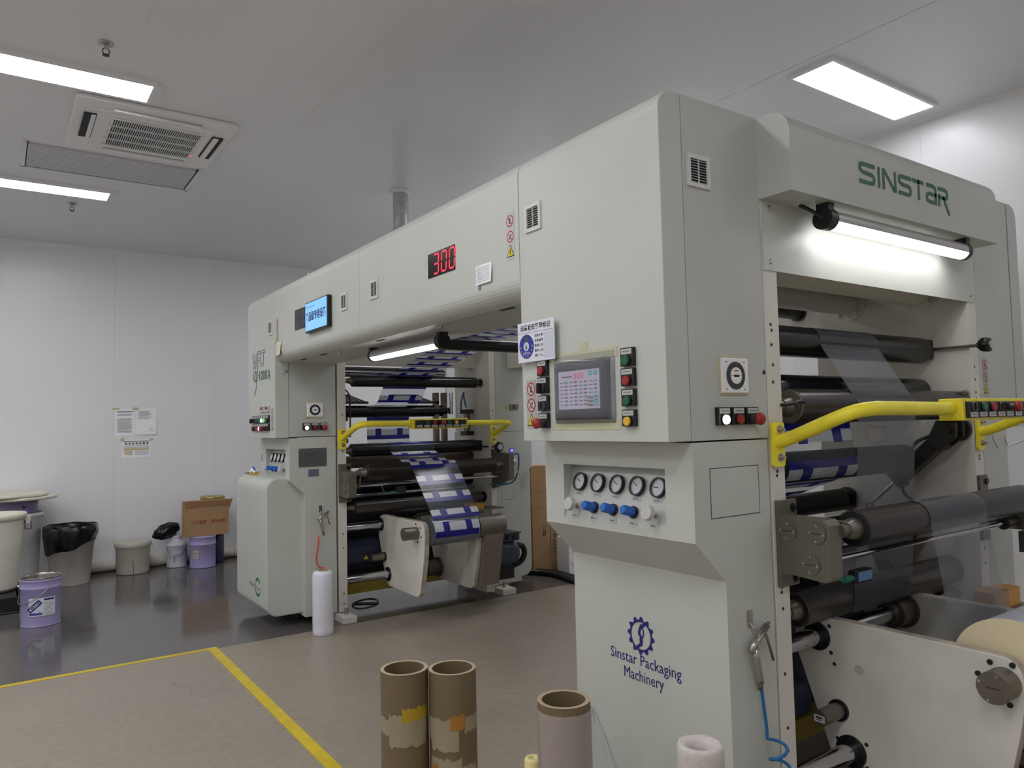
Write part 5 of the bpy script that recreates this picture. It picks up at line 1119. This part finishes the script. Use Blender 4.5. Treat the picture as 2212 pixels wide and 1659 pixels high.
MB().cyl((2.66, 5.15, .68), (2.545, 5.15, .68), .048, seg=28).build('chuck_cap', M_STEEL, uf)
for k in range(6): a = math.radians(60*k+20); MB().cyl((2.661, 5.15+.075*math.cos(a), .68+.068*math.sin(a)), (2.656, 5.15+.075*math.cos(a), .68+.068*math.sin(a)), .007, seg=8).build('arm_bolt', M_BLK, uf)
gb = MB().prism([(5.0, .66), (5.0, .60), (5.08, .215), (5.30, .205), (5.30, .76), (5.05, .76)], 'x', 3.175, 3.36).build('gear_cover', mat('gear_cover_paint', (136, 126, 116), .42, .3), uf, bevel=.006)
MB().cyl((3.13, 5.06, .69), (3.375, 5.06, .69), .088, seg=32).build('gear_drum', M_STEEL, gb)
for z in (.60, .50): MB().cyl((3.20, 5.012, z), (3.20, 5.006, z), .006, seg=8).build('cover_screw', M_CHROME, gb)
mt = MB().prism([(5.19, .36), (5.19, .47), (5.24, .52), (5.38, .52), (5.43, .47), (5.43, .36), (5.38, .31), (5.24, .31)], 'x', 3.38, 3.60).build('drive_motor', M_NAVY, uf, bevel=.006, label='grey blue electric motor')
MB().cyl((3.60, 5.31, .41), (3.665, 5.31, .41), .095, seg=28).build('fan_cowl', M_NAVY, mt); MB().box(3.46, 3.655, 5.20, 5.38, .515, .575).build('terminal_box', M_NAVY, mt, bevel=.004); MB().box(3.45, 3.665, 5.19, 5.39, .575, .585).build('box_lid', mat('motor_lid', (50, 54, 64), .4), mt)
for xx in (3.53, 3.60): MB().cyl((xx, 5.20, .545), (xx, 5.185, .545), .018, seg=14).build('cable_gland', M_BLK, mt)
b = MB(); b.add([(3.40, 5.1885, .375), (3.44, 5.1885, .375), (3.42, 5.1885, .41)], [(0, 1, 2)]); b.build('motor_sticker', M_SIGNY, mt, recalc=False)
MB().sweep(spline([(3.665, 5.25, .47), (3.72, 5.25, .45), (3.75, 5.27, .38), (3.72, 5.30, .31), (3.62, 5.34, .275), (3.48, 5.40, .27)], 8), .024, 12).build('motor_hose', M_BLK, mt)
MB().box(3.45, 3.62, 5.24, 5.44, .20, .30).build('motor_bed', M_BLK, uf); MB().box(3.38, 3.46, 5.30, 5.50, .10, .31).build('motor_post', M_CREAM, uf)
mt = MB().prism([(5.86, .38), (5.86, .50), (5.91, .56), (6.05, .56), (6.10, .50), (6.10, .38), (6.05, .32), (5.91, .32)], 'x', 2.32, 2.68).build('drive_motor', M_DNAVY, uf, bevel=.006)
b = MB(); b.add([(2.53, 5.858, .40), (2.57, 5.858, .40), (2.55, 5.858, .435)], [(0, 1, 2)]); b.build('motor_sticker', M_SIGNY, mt, recalc=False)
MB().box(2.292, 3.66, 5.95, 6.05, .11, .20).build('base_beam', M_YEL2, uf); MB().box(2.30, 3.65, 6.12, 6.16, .22, .95).build('shade_sheet', mat('cavity_shade', (30, 30, 36), .6), uf)  # black sheet added as the shade inside the far unit
for xx, ww in ((2.25, .055), (3.73, .07)):
    MB().box(xx-ww, xx+ww, 5.475, 6.2, 0, .052).build('foot_bar', M_CREAM, uf, bevel=.004); MB().cyl((xx, 5.56, .052), (xx, 5.56, .10), .016, seg=12).build('levelling_bolt', M_NICKEL, uf)
for xx in (2.05, 3.85): MB().box(xx-.07, xx+.07, 5.9, 6.3, 0, .075).build('column_plinth', M_DGREY, uf)

# ================================================================== film rolls and webs
def arcp(cy, cz, r, a0, a1, n=10): return [(cy+r*math.cos(math.radians(a0+(a1-a0)*i/n)), cz+r*math.sin(math.radians(a0+(a1-a0)*i/n))) for i in range(n+1)]
fr_ = thing('film_roll', (2.93, 5.06, .58), 'small printed blue and white film roll held by the far unit arms', 'film roll')
b = MB(); b.ribbon(arcp(5.06, .693, .106, 90, -270, 40), 2.715, 3.105); b.build('wound_film', M_PRINT2, fr_)
MB().pipe((2.712, 5.06, .693), (3.108, 5.06, .693), .1055, .046, 40).build('roll_body', M_WHITE, fr_); MB().cyl((2.706, 5.06, .693), (2.712, 5.06, .693), .108, seg=36).build('end_face', mat('dark_film_edge', (62, 74, 78), .35), fr_)
MB().cyl((2.705, 5.06, .693), (3.135, 5.06, .693), .044, seg=24).build('core', M_STEEL, fr_)
X0, X1 = 2.73, 3.15
path = arcp(5.06, .693, .108, 75, 112, 4)[::-1]
path = [(4.99, .785)]+[(5.02, .801)]+[(5.365, 1.18)]+arcp(5.42, 1.147, .064, 140, 40, 8)+[(5.745, 1.285)]+arcp(5.797, 1.309, .056, 200, 75, 10)+[(6.16, 1.335)]+arcp(6.17, 1.385, .05, -90, 0, 5)+[(6.22, 1.60)]+arcp(6.06, 1.634, .054, 20, 110, 5)[:0]+arcp(6.17, 1.64, .05, 0, 90, 5)+[(6.06, 1.688), (5.98, 1.72), (5.88, 1.83)]+arcp(5.774, 1.881, .05, -10, 80, 8)[:0]+[(5.826, 1.885)]+arcp(5.774, 1.881, .05, 10, 100, 6)+[(4.735, 2.134)]+arcp(4.70, 2.095, .049, 60, 90, 4)+[(2.60, 2.163)]
w1 = MB().ribbon(path, X0, X1); w1.build('film_web', M_PRINT, None, label='printed blue and white film web threaded through the far unit', category='film web', loc=(2.94, 5.5, .8))
fr2 = thing('film_roll', (2.98, 1.124, .44), 'large clear film roll with a cream end held by the near unit arms', 'film roll')
MB().pipe((2.762, 1.124, .633), (3.262, 1.124, .633), .183, .05, 56).build('wound_film', mat('wound_clear_film', (206, 210, 222), .16), fr2)
MB().cyl((2.752, 1.124, .633), (2.762, 1.124, .633), .185, .1845, seg=56).build('end_face', M_FILMEND, fr2); MB().cyl((2.706, 1.124, .633), (3.299, 1.124, .633), .049, seg=28).build('core', M_STEEL, fr2)
p2 = arcp(1.124, .633, .185, -5, 4, 2)+[(1.376, 1.10)]+arcp(1.44, 1.118, .064, 190, 62, 10)+arcp(1.86, .955, .030, 62, 0, 4)+arcp(1.75, .771, .066, 0, -178, 12)+arcp(1.70, 1.541, .068, 184, 165, 4)+[(1.785, 1.80)]+arcp(1.847, 1.811, .065, 170, 75, 8)+[(2.40, 1.86)]
MB().ribbon(p2, 2.79, 3.232).build('film_web', M_FILM, None, label='clear film web running up over the near unit rollers', category='film web', loc=(3.0, 1.5, .64))
p3 = [(1.96, 1.60), (1.915, 1.33)]+arcp(1.975, 1.284, .070, 150, 280, 10)+[(2.38, 1.06), (2.9, .86)]
MB().ribbon(p3, 2.72, 3.235, v0=.06).build('film_web', M_PRINT, None, label='printed film web wrapped on the black drum inside the near unit', category='film web', loc=(3.0, 2.0, .9))

# ================================================================== odds and ends
t = thing('amber_tape_pack', (3.60, 1.47, .722), 'amber tape roll pack lying on the near unit arm ledge', 'tape pack')
MB().box(3.46, 3.74, 1.44, YE-.02, .655, .662).build('shelf', M_STEEL, t); MB().prism(rrect(3.47, 3.72, 1.46, 1.55, .02), 'z', .663, .735).build('pack', M_AMBER, t); MB().prism(rrect(3.465, 3.60, 1.455, 1.555, .02), 'z', .664, .738).build('wrapper', M_CARD, t)
t = thing('amber_tape_pack', (3.42, 5.52, .78), 'small amber tape block behind the far film roll', 'tape pack')
MB().prism(rrect(3.33, 3.47, 5.45, 5.56, .01), 'z', .775, .825).build('pack', M_AMBER, t); MB().box(3.30, 3.66, 5.43, 5.60, .765, .775).build('shelf', M_STEEL, t)
t = thing('wire_handle', (3.85, 1.6, 1.33), 'loose bent wire handle hooked on the near yellow rail', 'wire handle')
MB().sweep([(3.80, 1.602, 1.44), (3.795, 1.575, 1.40), (3.80, 1.57, 1.37), (3.822, 1.565, 1.338)], .0025, 6).sweep([(3.81, 1.53, 1.395), (3.815, 1.53, 1.375), (3.83, 1.525, 1.345)], .0025, 6).sweep([(3.805, 1.46, 1.47), (3.81, 1.43, 1.43), (3.825, 1.428, 1.385)], .0025, 6).sweep([(3.845, 1.45, 1.44), (3.85, 1.45, 1.40), (3.845, 1.455, 1.375)], .0025, 6).build('wire', M_NICKEL, t)
MB().cyl((3.83, 1.525, 1.345), (3.845, 1.455, 1.378), .006, seg=10).build('grip', M_WHITE, t)
def air_gun(px, py_, pz, s, fr, label, hose_m, hose, hl):
    t = thing('air_gun', tuple(fr.P(px, pz-.2*s, 0)), label, 'air gun')
    P = fr.P
    MB().add([P(px-.011, pz-.03, .002), P(px+.011, pz-.03, .002), P(px+.012, pz+.02, .002), P(px-.012, pz+.02, .002), P(px-.011, pz-.03, .006), P(px+.011, pz-.03, .006), P(px+.012, pz+.02, .006), P(px-.012, pz+.02, .006)], [(0, 1, 2, 3), (7, 6, 5, 4), (0, 4, 5, 1), (1, 5, 6, 2), (2, 6, 7, 3), (3, 7, 4, 0)]).sweep([P(px, pz-.02, .006), P(px, pz-.035, .012), P(px+.01*s, pz-.045, .022)], .004, 6).build('hook', M_NICKEL, t)
    MB().sweep([P(px-.030*s, pz-.105*s, .026), P(px-.012*s, pz-.085*s, .026), P(px+.06*s, pz-.035*s, .024)], .012*s, 12).sweep([P(px+.055*s, pz-.038*s, .024), P(px+.072*s, pz-.028*s, .024)], .007*s, 10).build('barrel', M_NICKEL, t)
    MB().sweep([P(px-.010*s, pz-.095*s, .026), P(px-.004*s, pz-.13*s, .026), P(px+.012*s, pz-.20*s, .024), P(px+.016*s, pz-.215*s, .022)], .013*s, 12).build('grip', M_NICKEL, t)
    MB().sweep([P(px+.045*s, pz-.055*s, .028), P(px+.055*s, pz-.09*s, .032), P(px+.072*s, pz-.15*s, .036)], .0045*s, 8).build('trigger', M_STEEL, t)
    MB().sweep([P(px+.016*s, pz-.212*s, .022), P(px+.02*s, pz-.24*s, .02)], .009*s, 10).build('coupling', M_STEEL, t)
    MB().sweep(hose, .0055 if s > .95 else .006, 8).build('hose', hose_m, t, label=hl)
    return t
hp_ = [(2.107, 1.618, .615), (2.112, 1.615, .55), (2.120, 1.612, .47), (2.118, 1.61, .44)]
for i in range(40):
    a = -PI/2+i*PI/8; hp_.append((2.125+.034*math.cos(a)+.012*i/16, 1.605-.026-.026*math.sin(a), .435-.0042*i))
hp_ = [h_ for h_ in hp_ if h_[2] > .2]
air_gun(2.087, 0, .836, 1., FYe, 'chrome air blow gun with a coiled blue hose on the near unit', M_HOSEB, spline(hp_, 3), 'blue coiled hose')
hp_ = spline([(2.055, 5.608, .675), (2.045, 5.60, .60), (2.03, 5.60, .50), (2.05, 5.595, .44), (2.105, 5.575, .415), (2.115, 5.555, .385), (2.09, 5.545, .30), (2.075, 5.54, .1), (2.07, 5.54, .012)], 6)
air_gun(2.075, 0, .880, .86, FYl, 'chrome air blow gun with a red hose on the far unit', M_HOSER, hp_, 'red hose')
t = thing('work_gloves', (1.765, 6.39, 1.125), 'white work gloves and a cutter left on the far side cabinet', 'gloves')
b = MB()
for k in range(5): b.sweep(spline([(1.77+.01*k, 6.30+.012*k, 1.145), (1.755+.006*k, 6.33+.02*k, 1.16+.006*(k % 3)), (1.75+.008*k, 6.37+.02*k, 1.145)]), .011, 8)
b.build('glove', M_WHITE, t); MB().sweep(spline([(1.77, 6.31, 1.165), (1.765, 6.34, 1.185), (1.77, 6.37, 1.16)]), .008, 6).build('blue_cuff', M_BLUE, t); MB().box(1.74, 1.80, 6.29, 6.36, 1.1255, 1.138).build('yellow_cuff', M_YBTN, t)
MB().sweep([(1.755, 6.38, 1.136), (1.75, 6.50, 1.132)], .006, 6).build('cutter', M_BLK, t)
# cartons and cable behind the machine
t = thing('carton', (4.66, 6.3, 0), 'large brown carton with black print behind the machine', 'carton')
MB().box(4.435, 4.90, 6.08, 6.55, 0, .64).build('box', M_CARD, t, bevel=.003)
fr_c = RotF(FY(6.08), 4.72, .52, math.radians(-93)); text('print', 'UUTRANV', fr_c, 0, .36, -.022, .022, .002, M_INKGR, t); text('print', '中国', RotF(FY(6.08), 4.58, .46, math.radians(-90)), 0, .10, -.02, .02, .002, M_INK, t); b = MB(); b.fbox(FY(6.08), 4.655, 4.660, .15, .56, 0, .001); b.build('print_rule', M_INK, t)
t = thing('carton', (4.55, 6.25, .64), 'smaller brown carton stacked on the large one behind the machine', 'carton')
MB().box(4.435, 4.640, 6.09, 6.45, .641, 1.068).build('box', M_CARD, t, bevel=.003); MB().fbox(FY(6.09), 4.44, 4.635, .80, .806, 0, .001).build('crease', M_CARD2, t)
t = thing('printed_carton', (4.72, 5.85, 0), 'narrow pale printed carton standing beside the large brown one', 'carton')
MB().box(4.66, 4.80, 5.79, 5.98, 0, .36).build('box', M_PAPER, t, bevel=.003)
b = MB(); strokes(b, FY(5.79), [[(.2, 1), (.4, .6), (.8, .4), (.6, 0)], [(.8, .95), (.6, .7)], [(.1, .3), (.4, .2)]], 4.665, 4.79, .02, .34, .001, .006); b.build('print', mat('print_rose', (130, 60, 70), .6), t, recalc=False)
MB().sweep(spline([(3.9, 6.55, .03), (4.25, 6.2, .03), (4.45, 5.9, .03), (4.48, 5.7, .03), (4.44, 5.45, .03), (4.35, 5.1, .03), (4.25, 4.5, .03), (4.3, 3.5, .03), (4.28, 2.46, .03)]), .028, 10).build('floor_cable', M_BLK, None, label='thick black cable lying on the floor behind the far unit', category='cable')
MB().sweep(spline([(3.95, 6.6, .022), (4.3, 6.3, .022), (4.56, 5.95, .022), (4.57, 5.68, .022), (4.54, 5.4, .022), (4.5, 5.1, .022), (4.42, 4.5, .022), (4.45, 3.5, .022), (4.40, 2.46, .022)]), .022, 10).build('floor_cable', M_BLK, None, label='thinner black cable beside the thick one on the floor', category='cable')
MB().sweep([(2.60+.11*math.cos(2*PI*i/24), 6.0+.09*math.sin(2*PI*i/24), .012+.006*math.sin(4*PI*i/24)) for i in range(24)], .008, 6, closed=True).build('cable_coil', M_BLK, None, label='black cable loop on the floor under the far unit', category='cable')
# wrapped roll standing by the far unit
c = (1.985, 5.345, 0); t = thing('stretch_wrap_roll', c, 'white stretch film roll standing upright beside the far unit', 'film roll')
MB().lathe(c, [(.038, .0), (.072, .0), (.075, .006), (.076, .05), (.0745, .06), (.0765, .07), (.076, .36), (.0745, .43), (.066, .452), (.038, .455)], 40).build('wound_film', M_WRAP, t); MB().pipe((c[0], c[1], 0), (c[0], c[1], .462), .038, .033, 24).build('core', M_COREE, t)

# ================================================================== foreground cores
def core(name, c, h_, ro, ri, label, cat='cardboard core'):
    t = thing(name, (c[0], c[1], 0), label, cat)
    MB().pipe((c[0], c[1], 0), (c[0], c[1], h_), ro, ri, 48, 0, 1).build('tube', [M_CORE, M_COREE], t)
    return t
def rag(t, c, r, ang, a0, a1, z0, z1, m, w=.0012, seed=0, name='paper_remnant'):
    """torn strip of paper round the tube"""
    rnd = random.Random(seed); cf = CylF(c, r, ang); n = 14; lo = []; hi = []
    for i in range(n+1):
        a = a0+(a1-a0)*i/n; lo.append(cf.P(a, z0+(rnd.random()-.5)*.014, w)); hi.append(cf.P(a, z1+(rnd.random()-.5)*.014, w))
    MB().add(lo+hi, [(i, i+1, n+2+i, n+1+i) for i in range(n)]).build(name, m, t, recalc=False)
R1 = .088
c1 = (1.262, 2.563); t = core('cardboard_core', c1, .601, R1, .074, 'left one of two upright cardboard cores, a bright yellow tape piece near its middle')
va = math.atan2(-c1[1], -c1[0])
rag(t, c1, R1, va, -.14, .09, .385, .445, M_PEEL, seed=1); rag(t, c1, R1, va, -.06, .085, .345, .46, M_PEEL, .0016, seed=2); rag(t, c1, R1, va, -.01, .095, .435, .482, M_OTAPE, .0022, seed=3, name='tape_piece'); rag(t, c1, R1, va, -.088, .025, .212, .265, M_PEEL, seed=4); rag(t, c1, R1, va, -.075, -.068, .222, .27, M_OTAPE2, .002, seed=5, name='tape_piece'); rag(t, c1, R1, va, -.05, .1, .09, .15, M_PEEL, seed=6)
c2 = (1.409, 2.461); t = core('cardboard_core', c2, .598, R1, .075, 'right one of two upright cardboard cores, an amber tape piece near its middle')
va = math.atan2(-c2[1], -c2[0])
rag(t, c2, R1, va, -.12, -.01, .36, .44, M_PEEL, seed=7); rag(t, c2, R1, va, -.09, .02, .33, .40, M_PEEL, .0016, seed=8); rag(t, c2, R1, va, .04, .12, .39, .445, M_PEEL, seed=9); rag(t, c2, R1, va, -.01, .045, .40, .455, M_OTAPE2, .0022, seed=10, name='tape_piece'); rag(t, c2, R1, va, -.1, .03, .19, .30, M_PEEL, seed=11); rag(t, c2, R1, va, .02, .1, .225, .27, M_PEEL, seed=12); rag(t, c2, R1, va, -.085, -.06, .21, .275, M_OTAPE2, .0022, seed=13, name='tape_piece'); rag(t, c2, R1, va, -.06, .08, .1, .16, M_PEEL, seed=14)
c3 = (1.527, 1.945); t = thing('film_wound_core', (c3[0], c3[1], 0), 'upright brown core wrapped in clear film with a loose film end', 'film core')
MB().pipe((*c3, 0), (*c3, .603), .086, .071, 48, 0, 1).build('tube', [M_CORE, M_COREE], t)
MB().pipe((*c3, .004), (*c3, .578), .089, .0865, 48).build('wound_film', mat('film_over_core', (160, 150, 142), .13, var=.05, vscale=30), t)
vs = []; n1, n2 = 10, 16; dirx = Vector((.80, -.60, 0)).normalized(); st_ = Vector((c3[0], c3[1], 0))+Vector((.66, -.5, 0)).normalized()*.088
for j in range(n2+1):
    for i in range(n1+1):
        v = j/n2; u = i/n1; z = .575-.56*v; wd = .012+.115*min(1, v*1.5)+.05*v
        q = st_+dirx*(u*wd)+Vector((.35, .5, 0))*(.020*math.sin(9*u+5*v)*u); vs.append((q.x, q.y, z-.03*u*v))
MB().add(vs, [(j*(n1+1)+i, j*(n1+1)+i+1, (j+1)*(n1+1)+i+1, (j+1)*(n1+1)+i) for j in range(n2) for i in range(n1)], 0, True).build('loose_film', M_FILM3, t, recalc=False, label='loose clear film hanging off the core')
c4 = (1.62, 1.455); t = thing('foam_roll', (c4[0], c4[1], 0), 'white fibrous roll standing upright in front of the near unit', 'roll')
n = 48; prof = [(.0, .0), (.064, .0), (.064, .58), (.0635, .594), (.060, .601), (.053, .603), (.046, .600), (.039, .598), (.032, .590), (.027, .572), (.025, .25), (0, .25)]; vs = []
for k, (r_, z_) in enumerate(prof):
    for i in range(n): a = 2*PI*i/n; j_ = (.0008+.0006*(k-3))*math.sin(5*a+1.3*k)*(.5+.5*math.sin(2*a+k)) if 4 <= k <= 10 else 0; vs.append((c4[0]+(r_+j_)*math.cos(a), c4[1]+(r_+j_)*math.sin(a), z_+j_*.5))
MB().add(vs, [(j*n+i, j*n+(i+1) % n, (j+1)*n+(i+1) % n, (j+1)*n+i) for j in range(len(prof)-1) for i in range(n)], 0, True).build('roll', mat('white_fibre', (206, 198, 192), .7, var=.10, vscale=70, bump=.5, bscale=170), t)
c5 = (1.49, 2.07); t = thing('tape_roll_stack', (c5[0], c5[1], 0), 'pale yellow roll standing just behind the film wound core', 'roll')
MB().lathe((*c5, 0), [(.012, 0), (.030, 0), (.030, .378), (.026, .385), (.012, .385), (.012, 0)], 32).build('roll', mat('pale_yellow_roll', (226, 214, 150), .5), t)
t = thing('wooden_pallet', (3.3, 1.0, 0), 'worn dark wooden pallet under the near film roll', 'pallet')
M_WOOD = mat('worn_wood', (92, 78, 62), .8, var=.35, vscale=12)
for i in range(6): MB().box(2.80+i*.165, 2.94+i*.165, .55, 1.44, .105, .128).build('plank', M_WOOD, t, bevel=.003)
for yy in (.58, .96, 1.34): MB().box(2.80, 3.77, yy, yy+.09, 0, .105).build('bearer', M_WOOD, t, bevel=.003)
for o in bpy.data.objects:
    if '_org' in o: del o['_org']
